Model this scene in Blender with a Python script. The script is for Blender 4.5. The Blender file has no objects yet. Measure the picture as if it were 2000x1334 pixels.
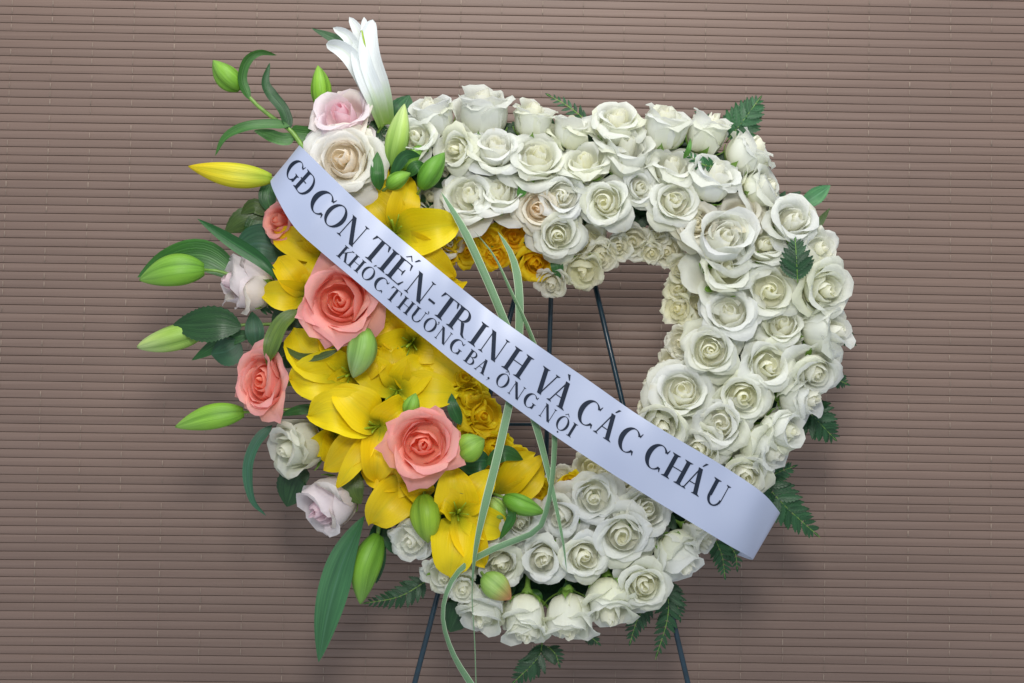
import bpy, math, random
from mathutils import Vector, Matrix, noise
random.seed(7)
S = bpy.context.scene
C = S.collection
PI = math.pi

# ---------------------------------------------------------------- camera, light, exposure
K, D, ZC = 0.0007, 2.2, 1.25           # metres per photo pixel at the wreath plane, camera distance, eye height
cam = bpy.data.cameras.new('camera'); camo = bpy.data.objects.new('camera', cam); C.objects.link(camo)
camo.location = (0, -D, ZC); camo.rotation_euler = (PI/2, 0, 0)
cam.sensor_width = 36; cam.lens = 36*D/(2000*K); cam.clip_end = 50; cam.clip_start = 0.05
S.camera = camo
w = bpy.data.worlds.new('World'); S.world = w; w.use_nodes = True
w.node_tree.nodes['Background'].inputs[0].default_value = (0.80, 0.88, 1.0, 1)
w.node_tree.nodes['Background'].inputs[1].default_value = 0.62
def area(name, loc, target, size, power, col):
    l = bpy.data.lights.new(name, 'AREA'); l.shape = 'DISK'; l.size = size; l.energy = power; l.color = col
    o = bpy.data.objects.new(name, l); C.objects.link(o); o.location = loc
    o.rotation_euler = (Vector(target)-Vector(loc)).to_track_quat('-Z', 'Y').to_euler()
    return o
area('flash_light', (0.03, -2.15, ZC+0.62), (0, 0, ZC+0.16), 0.40, 23, (1.0, 0.97, 0.93))
area('ceiling_bounce_light', (0.0, -1.0, ZC+1.75), (0, 0.05, ZC+0.35), 1.3, 28, (1.0, 0.98, 0.95))
S.cycles.max_bounces = 16; S.cycles.diffuse_bounces = 8; S.cycles.transmission_bounces = 12
S.view_settings.view_transform = 'Standard'; S.view_settings.look = 'None'; S.view_settings.exposure = 0; S.view_settings.gamma = 1

def P(px, py, d=0.0):                  # a point d metres in front of the wreath plane
    k = K*(D-d)/D
    return Vector(((px-1000)*k, -d, ZC-(py-667)*k))

# ---------------------------------------------------------------- materials
def srgb(r, g, b):
    f = lambda c: (c/255/12.92 if c/255 <= .04045 else ((c/255+.055)/1.055)**2.4)
    return (f(r), f(g), f(b), 1)
class NT:
    def __init__(s, name):
        s.m = bpy.data.materials.new(name); s.m.use_nodes = True; s.t = s.m.node_tree
        s.b = s.t.nodes['Principled BSDF']; s.o = s.t.nodes['Material Output']
    def n(s, kind, **kw):
        nd = s.t.nodes.new(kind)
        for k, v in kw.items(): setattr(nd, k, v)
        return nd
    def l(s, a, b): s.t.links.new(a, b)
    def attr(s, name): return s.n('ShaderNodeAttribute', attribute_name=name).outputs['Fac']
    def ramp(s, fac, stops):
        r = s.n('ShaderNodeValToRGB'); e = r.color_ramp.elements
        while len(e) < len(stops): e.new(0.5)
        for el, (p, c) in zip(e, stops):
            el.position = p; el.color = c if len(c) == 4 else (*c, 1)
        s.l(fac, r.inputs[0]); return r.outputs[0]
    def mix(s, fac, a, b, mode='MIX'):
        m = s.n('ShaderNodeMix', data_type='RGBA', blend_type=mode)
        for sock, v in ((m.inputs[0], fac), (m.inputs[6], a), (m.inputs[7], b)):
            if hasattr(v, 'links'): s.l(v, sock)
            else: sock.default_value = v
        return m.outputs[2]
    def math(s, op, a, b=0.0):
        m = s.n('ShaderNodeMath', operation=op)
        for sock, v in ((m.inputs[0], a), (m.inputs[1], b)):
            if hasattr(v, 'links'): s.l(v, sock)
            else: sock.default_value = v
        return m.outputs[0]
    def noise(s, scale, detail=3, vec=None):
        n = s.n('ShaderNodeTexNoise'); n.inputs['Scale'].default_value = scale; n.inputs['Detail'].default_value = detail
        if vec is not None: s.l(vec, n.inputs['Vector'])
        return n.outputs['Fac']
    def uv(s, su, sv):                 # stretched lookup in the strip's own u, v
        c = s.n('ShaderNodeCombineXYZ'); s.l(s.math('MULTIPLY', s.attr('pu'), su), c.inputs[0]); s.l(s.math('MULTIPLY', s.attr('pv'), sv), c.inputs[1])
        oi = s.n('ShaderNodeObjectInfo'); s.l(s.math('MULTIPLY', oi.outputs['Random'], 40.0), c.inputs[2])
        return c.outputs[0]
    def bump(s, h, strength, dist=0.001):
        b = s.n('ShaderNodeBump'); b.inputs['Strength'].default_value = strength; b.inputs['Distance'].default_value = dist
        s.l(h, b.inputs['Height']); s.l(b.outputs[0], s.b.inputs['Normal'])
    def thin(s, col, amount):          # light through a petal or leaf
        t = s.n('ShaderNodeBsdfTranslucent'); s.l(col, t.inputs[0])
        mx = s.n('ShaderNodeMixShader'); mx.inputs[0].default_value = amount
        s.l(s.b.outputs[0], mx.inputs[1]); s.l(t.outputs[0], mx.inputs[2]); s.l(mx.outputs[0], s.o.inputs[0])

def petal_mat(name, edge, core, base, trans=0.28, rough=0.55, blush=None):
    g = NT(name)
    pc, pv, pu = g.attr('pc'), g.attr('pv'), g.attr('pu')
    col = g.mix(g.math('MULTIPLY', pc, 0.95), edge, core)
    if blush:                          # darker rim on the outermost petals
        e = g.math('MULTIPLY', g.math('POWER', pv, 5.0), g.math('SUBTRACT', 1.0, pc))
        col = g.mix(g.math('MULTIPLY', e, 0.8), col, blush)
    lo = g.ramp(pv, [(0.0, (1, 1, 1)), (0.22, (0.85, 0.85, 0.85)), (0.62, (0, 0, 0))])
    col = g.mix(g.math('MULTIPLY', lo, 0.8), col, base)
    vn = g.noise(1.0, 4, g.uv(14, 2.2))
    col = g.mix(0.12, col, g.ramp(vn, [(0.3, (0.84, 0.84, 0.82)), (0.65, (1, 1, 1))]), 'MULTIPLY')
    ed = g.math('MULTIPLY', g.math('POWER', pv, 9.0), g.math('SUBTRACT', 1.0, pc))       # bruised, browning rims here and there
    sp = g.ramp(g.noise(1.0, 2, g.uv(3.0, 2.0)), [(0.60, (0, 0, 0)), (0.72, (0.6, 0.6, 0.6))])
    col = g.mix(g.math('MULTIPLY', ed, sp), col, (0.82, 0.74, 0.50, 1), 'MULTIPLY')
    oi = g.n('ShaderNodeObjectInfo'); col = g.mix(1.0, col, oi.outputs['Color'], 'MULTIPLY')
    g.l(col, g.b.inputs['Base Color']); g.b.inputs['Roughness'].default_value = rough
    g.b.inputs['Specular IOR Level'].default_value = 0.25
    g.bump(vn, 0.18, 0.0010); g.thin(col, trans)
    return g.m
WHITE = petal_mat('white_petal', (0.91, 0.925, 0.93, 1), (0.985, 0.975, 0.90, 1), (0.965, 0.955, 0.84, 1), 0.50)
CREAM = petal_mat('cream_petal', (0.92, 0.92, 0.90, 1), (0.97, 0.88, 0.75, 1), (0.95, 0.87, 0.72, 1), 0.44)
PINK = petal_mat('pale_pink_petal', (0.92, 0.85, 0.89, 1), (0.95, 0.66, 0.74, 1), (0.94, 0.78, 0.78, 1), 0.44)
BLUSHP = petal_mat('blush_petal', (0.90, 0.85, 0.87, 1), (0.92, 0.72, 0.79, 1), (0.90, 0.85, 0.78, 1), 0.44)
CORAL = petal_mat('coral_petal', (0.97, 0.52, 0.44, 1), (0.98, 0.44, 0.31, 1), (0.98, 0.46, 0.26, 1), 0.48, blush=(0.93, 0.42, 0.48, 1))
AMBER = petal_mat('amber_petal', (0.95, 0.64, 0.02, 1), (0.97, 0.58, 0.015, 1), (0.95, 0.62, 0.02, 1), 0.48)

def tepal_mat(name, main, throat, mid):
    g = NT(name); pv, pu = g.attr('pv'), g.attr('pu')
    th = g.ramp(pv, [(0.0, (1, 1, 1)), (0.14, (0.8, 0.8, 0.8)), (0.40, (0, 0, 0))])
    rib = g.ramp(g.math('ABSOLUTE', pu), [(0.0, (1, 1, 1)), (0.10, (0.25, 0.25, 0.25)), (0.25, (0, 0, 0))])
    col = g.mix(th, main, throat)
    col = g.mix(g.math('MULTIPLY', rib, 0.35), col, mid)
    vn = g.noise(1.0, 4, g.uv(16, 1.6))
    col = g.mix(0.3, col, g.ramp(vn, [(0.3, (0.74, 0.72, 0.6)), (0.65, (1, 1, 1))]), 'MULTIPLY')
    oi = g.n('ShaderNodeObjectInfo'); col = g.mix(1.0, col, oi.outputs['Color'], 'MULTIPLY')
    g.l(col, g.b.inputs['Base Color']); g.b.inputs['Roughness'].default_value = 0.42; g.b.inputs['Specular IOR Level'].default_value = 0.35
    g.bump(vn, 0.5, 0.0015); g.thin(col, 0.25)
    return g.m
YLILY = tepal_mat('yellow_tepal', (0.90, 0.70, 0.008, 1), (0.48, 0.56, 0.03, 1), (0.66, 0.62, 0.02, 1))
WLILY = tepal_mat('white_tepal', (0.82, 0.86, 0.87, 1), (0.34, 0.56, 0.10, 1), (0.62, 0.74, 0.40, 1))

def leaf_mat(name, dark, light, rib=(0.16, 0.28, 0.10, 1), rough=0.38, lines=10, trans=0.15):
    g = NT(name); pu = g.attr('pu')
    vn = g.noise(1.0, 3, g.uv(lines, 1.2))
    col = g.ramp(vn, [(0.3, dark), (0.7, light)])
    rb = g.ramp(g.math('ABSOLUTE', pu), [(0.0, (1, 1, 1)), (0.05, (0.5, 0.5, 0.5)), (0.10, (0, 0, 0))])
    col = g.mix(g.math('MULTIPLY', rb, 0.5), col, rib)
    bl = g.noise(1.0, 4, g.uv(2.2, 3.0)); col = g.mix(0.55, col, g.ramp(bl, [(0.32, (0.62, 0.66, 0.6)), (0.68, (1.25, 1.2, 1.1))]), 'MULTIPLY')
    oi = g.n('ShaderNodeObjectInfo'); col = g.mix(1.0, col, oi.outputs['Color'], 'MULTIPLY')
    g.l(col, g.b.inputs['Base Color']); g.b.inputs['Roughness'].default_value = rough
    g.bump(vn, 0.5, 0.0012); g.thin(col, trans)
    return g.m
DARK = leaf_mat('dark_leaf', (0.010, 0.045, 0.015, 1), (0.022, 0.080, 0.022, 1), (0.05, 0.13, 0.05, 1))
TEAL = leaf_mat('bluish_leaf', (0.028, 0.115, 0.052, 1), (0.055, 0.18, 0.078, 1), (0.09, 0.22, 0.15, 1), rough=0.5, lines=6)
GREEN = leaf_mat('mid_green_leaf', (0.035, 0.13, 0.025, 1), (0.07, 0.21, 0.04, 1), (0.12, 0.28, 0.07, 1))
OLIVE = leaf_mat('olive_leaf', (0.09, 0.15, 0.025, 1), (0.15, 0.22, 0.04, 1), (0.2, 0.28, 0.07, 1))
FERN = leaf_mat('fern_leaf', (0.010, 0.055, 0.018, 1), (0.025, 0.11, 0.035, 1), (0.05, 0.16, 0.06, 1), lines=5)

def bud_mat(name, base, mid, tip):
    g = NT(name); pv, pu = g.attr('pv'), g.attr('pu')
    col = g.ramp(pv, [(0.0, base), (0.45, mid), (0.97, tip)])
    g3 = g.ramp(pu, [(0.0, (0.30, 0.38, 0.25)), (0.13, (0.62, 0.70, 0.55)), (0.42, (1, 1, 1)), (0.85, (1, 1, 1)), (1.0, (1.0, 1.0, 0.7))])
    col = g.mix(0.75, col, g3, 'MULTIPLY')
    vn = g.noise(1.0, 3, g.uv(9, 2.0))
    col = g.mix(0.75, col, g.ramp(vn, [(0.3, (0.66, 0.72, 0.6)), (0.65, (1, 1, 1))]), 'MULTIPLY')
    oi = g.n('ShaderNodeObjectInfo'); col = g.mix(1.0, col, oi.outputs['Color'], 'MULTIPLY')
    g.l(col, g.b.inputs['Base Color']); g.b.inputs['Roughness'].default_value = 0.48; g.b.inputs['Specular IOR Level'].default_value = 0.35
    g.bump(vn, 0.6, 0.0012)
    return g.m
BUDG = bud_mat('green_bud', (0.13, 0.32, 0.03, 1), (0.19, 0.40, 0.04, 1), (0.22, 0.42, 0.08, 1))
BUDP = bud_mat('pale_bud', (0.22, 0.42, 0.06, 1), (0.34, 0.52, 0.11, 1), (0.50, 0.62, 0.26, 1))
BUDY = bud_mat('yellow_bud', (0.32, 0.46, 0.04, 1), (0.64, 0.56, 0.02, 1), (0.70, 0.50, 0.0, 1))
BUDR = bud_mat('red_tipped_bud', (0.20, 0.38, 0.07, 1), (0.30, 0.44, 0.12, 1), (0.62, 0.20, 0.08, 1))

def plain(name, col, rough=0.5, spec=0.5, bumpscale=None, var=0.0, metal=0.0):
    g = NT(name); g.b.inputs['Roughness'].default_value = rough; g.b.inputs['Specular IOR Level'].default_value = spec; g.b.inputs['Metallic'].default_value = metal
    tc = g.n('ShaderNodeTexCoord')
    n = g.noise(bumpscale or 60, 4, tc.outputs['Object'])
    c = g.ramp(n, [(0.3, tuple(x*(1-var) for x in col[:3])), (0.7, tuple(min(1, x*(1+var)) for x in col[:3]))])
    g.l(c, g.b.inputs['Base Color'])
    if bumpscale: g.bump(n, 0.3, 0.001)
    return g.m
STEM = plain('green_stem', (0.16, 0.30, 0.05), 0.35, 0.5, 120, 0.25)
PALESTEM = plain('pale_stem', (0.36, 0.42, 0.22), 0.4, 0.5, 120, 0.25)
SEPAL = plain('sepal_green', (0.20, 0.36, 0.06), 0.5, 0.3, 90, 0.25)
PISTIL = plain('pistil_green', (0.26, 0.38, 0.02), 0.45, 0.4, 200, 0.2)
FOAM = plain('wet_foam', (0.012, 0.035, 0.014), 0.9, 0.1, 300, 0.4)
STEEL = plain('blue_black_paint', (0.006, 0.028, 0.045), 0.28, 0.6, 90, 0.3)
INK = plain('printed_ink', (0.009, 0.016, 0.032), 0.6, 0.2, None, 0.1)
CORD = plain('blind_cord', (0.26, 0.20, 0.16), 0.7, 0.2, None, 0.3)

def variegated():
    g = NT('variegated_blade'); pu = g.attr('pu')
    vn = g.noise(1.0, 2, g.uv(5, 0.6))
    a = g.math('ADD', g.math('ABSOLUTE', pu), g.math('MULTIPLY', vn, 0.08))
    stripe = g.math('SINE', g.math('MULTIPLY', pu, 27.0))
    green = g.mix(g.ramp(stripe, [(0.45, (0, 0, 0)), (0.75, (1, 1, 1))]), (0.085, 0.21, 0.09, 1), (0.30, 0.45, 0.25, 1))
    col = g.mix(g.ramp(a, [(0.86, (0, 0, 0)), (0.93, (1, 1, 1))]), green, (0.46, 0.58, 0.38, 1))
    oi = g.n('ShaderNodeObjectInfo'); col = g.mix(1.0, col, oi.outputs['Color'], 'MULTIPLY')
    g.l(col, g.b.inputs['Base Color']); g.b.inputs['Roughness'].default_value = 0.42
    g.bump(stripe, 0.3, 0.0005); g.thin(col, 0.12)
    return g.m
GRASS = variegated()

def ribbon_mat():
    g = NT('satin_ribbon'); tc = g.n('ShaderNodeTexCoord')
    n = g.noise(900, 2, tc.outputs['Object'])
    b = g.noise(9, 2, tc.outputs['Object'])
    col = g.ramp(b, [(0.3, (0.34, 0.385, 0.52)), (0.7, (0.385, 0.43, 0.56))])
    g.l(col, g.b.inputs['Base Color']); g.b.inputs['Roughness'].default_value = 0.33
    g.b.inputs['Specular IOR Level'].default_value = 0.55; g.b.inputs['Sheen Weight'].default_value = 0.15
    g.bump(n, 0.06, 0.0004)
    return g.m
RIBBON = ribbon_mat()

def slat_mat():
    g = NT('stained_slat'); tc = g.n('ShaderNodeTexCoord'); mp = g.n('ShaderNodeMapping')
    mp.inputs['Scale'].default_value = (3, 40, 220); g.l(tc.outputs['Object'], mp.inputs[0])
    n = g.noise(1.0, 4, mp.outputs[0])
    col = g.ramp(n, [(0.25, (0.184, 0.121, 0.093)), (0.75, (0.224, 0.153, 0.120))])
    big = g.noise(2.2, 3, tc.outputs['Object']); col = g.mix(0.8, col, g.ramp(big, [(0.3, (0.86, 0.87, 0.90)), (0.7, (1.0, 1.0, 1.0))]), 'MULTIPLY')
    oi = g.n('ShaderNodeObjectInfo')
    v = g.math('ADD', g.math('MULTIPLY', oi.outputs['Random'], 0.10), 0.95)
    cc = g.n('ShaderNodeCombineColor'); [g.l(v, cc.inputs[i]) for i in range(3)]
    col = g.mix(1.0, col, cc.outputs[0], 'MULTIPLY')
    g.l(col, g.b.inputs['Base Color']); g.b.inputs['Roughness'].default_value = 0.48; g.b.inputs['Specular IOR Level'].default_value = 0.4
    g.bump(n, 0.25, 0.0006)
    return g.m
SLAT = slat_mat()
BACK = plain('shaded_backing', (0.13, 0.09, 0.07), 0.9, 0.1, 30, 0.2)

# ---------------------------------------------------------------- helpers
def mesh(name, verts, faces, mat, smooth=True, attrs=None):
    me = bpy.data.meshes.new(name); me.from_pydata([tuple(v) for v in verts], [], faces)
    me.materials.append(mat)
    if smooth: me.polygons.foreach_set('use_smooth', [True]*len(me.polygons))
    for k, vals in (attrs or {}).items():
        a = me.attributes.new(k, 'FLOAT', 'POINT'); a.data.foreach_set('value', vals)
    me.update(); return me
def obj(name, me, parent=None, loc=None):
    o = bpy.data.objects.new(name, me); C.objects.link(o)
    if loc is not None: o.location = loc
    if parent: o.parent = parent
    return o
def thing(name, label, cat, loc, group=None):
    o = bpy.data.objects.new(name, None); C.objects.link(o); o.location = loc; o.empty_display_size = 0.02
    o['label'] = label; o['category'] = cat
    if group: o['group'] = group
    return o
def tag(o, label, cat, group=None):
    o['label'] = label; o['category'] = cat
    if group: o['group'] = group
    return o
def catmull(pts, n):
    pts = [Vector(p) for p in pts]
    if len(pts) == 2: return [pts[0].lerp(pts[1], i/n) for i in range(n+1)]
    q = [2*pts[0]-pts[1]] + pts + [2*pts[-1]-pts[-2]]
    dense = []
    for i in range(1, len(q)-2):
        a, b, c, d = q[i-1:i+3]
        for k in range(16):
            t = k/16
            dense.append(0.5*((2*b)+(c-a)*t+(2*a-5*b+4*c-d)*t*t+(3*b-a-3*c+d)*t**3))
    dense.append(pts[-1])
    L = [0]
    for i in range(1, len(dense)): L.append(L[-1]+(dense[i]-dense[i-1]).length)
    out = []; j = 0
    for i in range(n+1):
        s = L[-1]*i/n
        while j < len(L)-2 and L[j+1] < s: j += 1
        f = 0 if L[j+1] == L[j] else (s-L[j])/(L[j+1]-L[j])
        out.append(dense[j].lerp(dense[j+1], min(1, max(0, f))))
    return out
CAM = Vector((0, -D, ZC))
def frames(c):
    out = []
    for i, p in enumerate(c):
        t = (c[min(i+1, len(c)-1)]-c[max(i-1, 0)]).normalized()
        view = (CAM-p).normalized()
        s = t.cross(view)
        s = s.normalized() if s.length > 1e-4 else Vector((1, 0, 0))
        out.append((t, s, s.cross(t).normalized()))
    return out
def prof_leaf(v): return max(0.0, math.sin(PI*min(1, v)**0.85))**0.85
def prof_tepal(v):
    a = 0.16+0.84*math.sin(min(1, v/0.52)*PI/2)**1.2
    return a*(max(0.0, 1-max(0, (v-0.46)/0.54)**1.65)**0.85)
def prof_blade(v): return min(1.0, v/0.12)**0.6*max(0.0, min(1.0, (1-v)/0.45))**0.7
def prof_band(v): return 1.0
def strip(name, pts, width, mat, prof=prof_leaf, nu=4, nv=18, cup=0.15, fold=0.0, roll=0.0, serr=0, ruffle=0.0, parent=None, px=True, back=False):
    """a leaf, petal or blade along a curve; cup > 0 bows the middle away from the viewer"""
    wp = [P(*p) for p in pts] if px else pts
    c = catmull(wp, nv); fr = frames(c); w = width*K if px else width
    o0 = c[0].copy(); par = parent.matrix_basis.translation if parent else Vector((0, 0, 0))
    V, F, U, W_ = [], [], [], []; sd = random.random()*50
    for j in range(nv+1):
        v = j/nv; t, s, n = fr[j]
        r = roll(v) if callable(roll) else roll
        q = Matrix.Rotation(r, 3, t); s2, n2 = q @ s, q @ n
        hw = 0.5*w*prof(v)
        if serr: hw *= 1+serr*(1 if j % 2 else -0.4)
        for i in range(nu+1):
            u = -1+2*i/nu
            off = (u*u)*cup*hw - fold*abs(u)*hw
            rf = ruffle*w*noise.noise(Vector((u*1.5+sd, v*4, sd)))*abs(u)
            V.append(c[j]+s2*(u*hw)+n2*(off+rf)-o0); U.append(u); W_.append(v)
    for j in range(nv):
        for i in range(nu):
            a = j*(nu+1)+i; F.append((a, a+1, a+nu+2, a+nu+1))
    me = mesh(name, V, F, mat, True, {'pu': U, 'pv': W_})
    return obj(name, me, parent, o0-par)
def tube(name, pts, rad, mat, seg=8, nv=10, parent=None, px=True, taper=1.0, cap=True):
    c = catmull([P(*p) for p in pts] if px else pts, nv); fr = frames(c); o0 = c[0].copy()
    par = parent.matrix_basis.translation if parent else Vector((0, 0, 0))
    V, F = [], []
    for j, (p, (t, s, n)) in enumerate(zip(c, fr)):
        r = rad*(1+(taper-1)*j/nv)
        for i in range(seg):
            a = 2*PI*i/seg; V.append(p+s*math.cos(a)*r+n*math.sin(a)*r-o0)
    for j in range(nv):
        for i in range(seg):
            a = j*seg+i; b = j*seg+(i+1) % seg; F.append((a, b, b+seg, a+seg))
    if cap: F.append(tuple(range(seg))[::-1]); F.append(tuple(nv*seg+i for i in range(seg)))
    return obj(name, mesh(name, V, F, mat), parent, o0-par)

# ---------------------------------------------------------------- wall and slatted blind
BD = -0.235
wall = obj('wall', mesh('wall', [P(-900, -700, BD-0.0019), P(2900, -700, BD-0.0019), P(2900, 1900, BD-0.0019), P(-900, 1900, BD-0.0019)], [(0, 1, 2, 3)], BACK, False))
wall['kind'] = 'structure'
blind = thing('slat_blind', 'brown blind of thin horizontal wooden slats hanging behind the wreath', 'blind', (0, 0.235, ZC))
def slat_y(n, x):
    y0 = -4+16.0*n+0.0055*n*n
    t = max(0, min(1.1, y0/1334)); f = max(-0.1, min(1.1, x/2000))
    return y0+0.019*x-0.013*t*2000*(f-f*f*0.5)*0.9 + 1.0*math.sin(x*0.0041+n*0.13)*0.6
xs = [-900+i*95 for i in range(41)]
for n in range(-8, 92):
    V, F = [], []
    for i, x in enumerate(xs):
        j1 = 0.35*noise.noise(Vector((x*0.011, n*0.9, 3))); j2 = 0.35*noise.noise(Vector((x*0.011, n*0.9, 9)))
        ya, yb = slat_y(n, x)+0.42+j1, slat_y(n+1, x)-0.42+j2
        dz = 0.0003*noise.noise(Vector((x*0.004, n*1.7, 20)))
        for yy, dd in ((ya, -0.0013), (ya+0.15, -0.0002), (ya+1.0, 0), ((ya+yb)/2, 0.0001), (yb-1.0, 0), (yb-0.15, -0.0003), (yb, -0.0013)):
            V.append(P(x, yy, BD+dd+dz)-Vector((0, 0.235, ZC)))
    m = 7
    for i in range(len(xs)-1):
        for k in range(m-1):
            a = i*m+k; F.append((a, a+1, a+m+1, a+m))
    obj('slat', mesh('slat', V, F, SLAT), blind)
for i in range(-10, 35):                # cords stitched over the slats
    V, F = [], []
    x0 = 24+79.7*i; k = 0
    for n in range(-8, 92):
        for fr, dd in ((0.0, -0.004), (0.10, -0.0012), (0.2, 0.0008), (0.5, 0.0013), (0.8, 0.0008), (0.90, -0.0012)):
            y = slat_y(n+fr, x0); x = x0-0.034*(1-x0/2000)*y+1.2*noise.noise(Vector((n*0.6, i*3, 0)))
            wd = 0.6+0.8*max(0, noise.noise(Vector((n*1.3, i*7.7, 5)))+0.15)
            hide = noise.noise(Vector((n*0.9, i*5.1, 11))) < -0.12
            d2 = dd if (not hide) else min(dd, -0.0012+0.0004)
            for sx in (-1, 1): V.append(P(x+sx*wd, y, BD+d2)-Vector((0, 0.235, ZC)))
            if k: F.append((2*k-2, 2*k-1, 2*k+1, 2*k))
            k += 1
    obj('cord', mesh('cord', V, F, CORD), blind)

# ---------------------------------------------------------------- easel
easel = thing('wire_easel', 'dark blue painted metal easel standing behind the wreath', 'easel', P(1080, 2440, -0.05))
ED = -0.035
def leg(a, b, da, db, r=0.0036): tube('leg', [(a[0], a[1], da), ((a[0]+b[0])/2, (a[1]+b[1])/2, (da+db)/2), (b[0], b[1], db)], r, STEEL, 10, 6, easel)
leg((1057, 385), (556, 2310), ED, ED+0.13)
leg((1122, 385), (1583, 2360), ED, ED+0.13)
leg((1082, 385), (1058, 1180), ED-0.01, ED-0.05, 0.0034)
tube('crossbar', [(941, 829, ED+0.01), (1230, 829, ED+0.01)], 0.0023, STEEL, 8, 2, easel)
tube('hook', [(1030, 480, ED), (1030, 470, ED+0.05), (1150, 470, ED+0.05), (1150, 480, ED)], 0.003, STEEL, 8, 10, easel)

# ---------------------------------------------------------------- foam ring and the leaves stuffed between the blooms
ring = [(860, 345), (960, 340), (1090, 350), (1240, 350), (1380, 385), (1455, 460), (1480, 570), (1470, 700), (1400, 830), (1330, 930), (1240, 1030), (1120, 1090), (1000, 1085), (890, 1010), (810, 900), (740, 800), (690, 690), (670, 580), (700, 470), (770, 380)]
def ring_c(n):
    q = ring+ring[:1]; return catmull([P(x, y, 0) for x, y in q], n)
N = 96; rc = ring_c(N)[:-1]; V, F = [], []; M = 12
for j, p in enumerate(rc):
    t = (rc[(j+1) % N]-rc[j-1]).normalized(); s = t.cross(Vector((0, -1, 0))).normalized()
    for i in range(M):
        a = 2*PI*i/M; q = p+s*math.cos(a)*(0.058)+Vector((0, -1, 0))*(0.022+math.sin(a)*0.030)
        V.append(q+Vector([noise.noise(q*40+Vector((k*9, 0, 0)))*0.006 for k in range(3)]))
for j in range(N):
    for i in range(M): F.append((j*M+i, j*M+(i+1) % M, ((j+1) % N)*M+(i+1) % M, ((j+1) % N)*M+i))
tag(obj('foam_ring', mesh('foam_ring', V, F, FOAM)), 'dark green heart shaped foam ring hidden behind all the flowers', 'flower foam')
V, F, U, W_ = [], [], [], []
for k in range(620):
    j = random.randrange(N); p = rc[j]; t = (rc[(j+1) % N]-rc[j-1]).normalized(); s = t.cross(Vector((0, -1, 0))).normalized()
    a = random.uniform(0.0, PI); q = p+s*math.cos(a)*0.055+Vector((0, -1, 0))*(0.028+math.sin(a)*0.034)
    dr = (s*math.cos(a)*random.uniform(.1, 1)+t*random.uniform(-1, 1)+Vector((0, -1, 0))*random.uniform(0, .5)).normalized()
    L = random.uniform(0.018, 0.034); sd = dr.cross(Vector((random.uniform(-.5, .5), -1, random.uniform(-.5, .5)))).normalized(); nn = sd.cross(dr)
    b0 = len(V)
    for r in range(5):
        v = r/4; hw = L*0.27*prof_leaf(0.04+0.94*v)
        for u in (-1, 0, 1): V.append(q+dr*L*v+sd*u*hw+nn*(0.2*abs(u)*hw-0.25*L*v*v)); U.append(u); W_.append(v)
    for r in range(4):
        for c in range(2): F.append((b0+r*3+c, b0+r*3+c+1, b0+r*3+c+4, b0+r*3+c+3))
lb = obj('leaf_bed', mesh('leaf_bed', V, F, DARK, True, {'pu': U, 'pv': W_})); lb['kind'] = 'stuff'
tag(lb, 'small dark leaves packed into the gaps between the roses', 'foliage')

# ---------------------------------------------------------------- roses
def petal_mesh(prof, A, W, phi0, kr=0.35, tip=0.0, roll=0.0, skew=0.03, ruffle=0.02, core=0.0, sd=0.0, mat=None, nu=8, nv=9):
    c = catmull([Vector((r, h, 0)) for r, h in prof], 40)
    def at(s):
        x = max(0, min(1, s))*40; i = min(39, int(x)); return c[i].lerp(c[i+1], x-i)
    V, F, U, PV = [], [], [], []
    for j in range(nv+1):
        for i in range(nu+1):
            u = -1+2*i/nu; v = (j/nv)**0.85
            top = 1-kr*abs(u)**2.6+tip*math.exp(-(u/0.2)**2)
            s = v*top; q = at(s); r, h = q.x, q.y
            if s > 1: h += (s-1)*0.3; r += (s-1)
            wid = W*(0.35+0.65*min(1, s/0.42))
            ang = min(A, wid/max(r, 0.05))*u
            e = s*s; ee = max(0, abs(u)-0.4)/0.6
            n1 = noise.noise(Vector((u*1.7+sd, s*2.2, sd*3.1))); n2 = noise.noise(Vector((u*1.9+sd, s*2.0, sd*1.7+9)))
            n3 = noise.noise(Vector((u*5+sd, s*3, sd*2.3+4)))
            r += skew*u*(0.25+0.75*s)+ruffle*e*(1.6*n1+0.5*n3)+roll*0.16*ee*ee*e
            h += ruffle*e*(1.5*n2+0.5*n3)-roll*0.42*ee*ee*e
            ang += 0.12*n2*e*(1 if core < 0.8 else 0.3)
            V.append((r*math.cos(phi0+ang), r*math.sin(phi0+ang), h)); U.append(u); PV.append(min(1, s))
    for j in range(nv):
        for i in range(nu):
            a = j*(nu+1)+i; F.append((a, a+1, a+nu+2, a+nu+1))
    return mesh('petal', V, F, mat, True, {'pu': U, 'pv': PV, 'pc': [core]*len(V)})
def R(a, b): return random.uniform(a, b)
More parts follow.
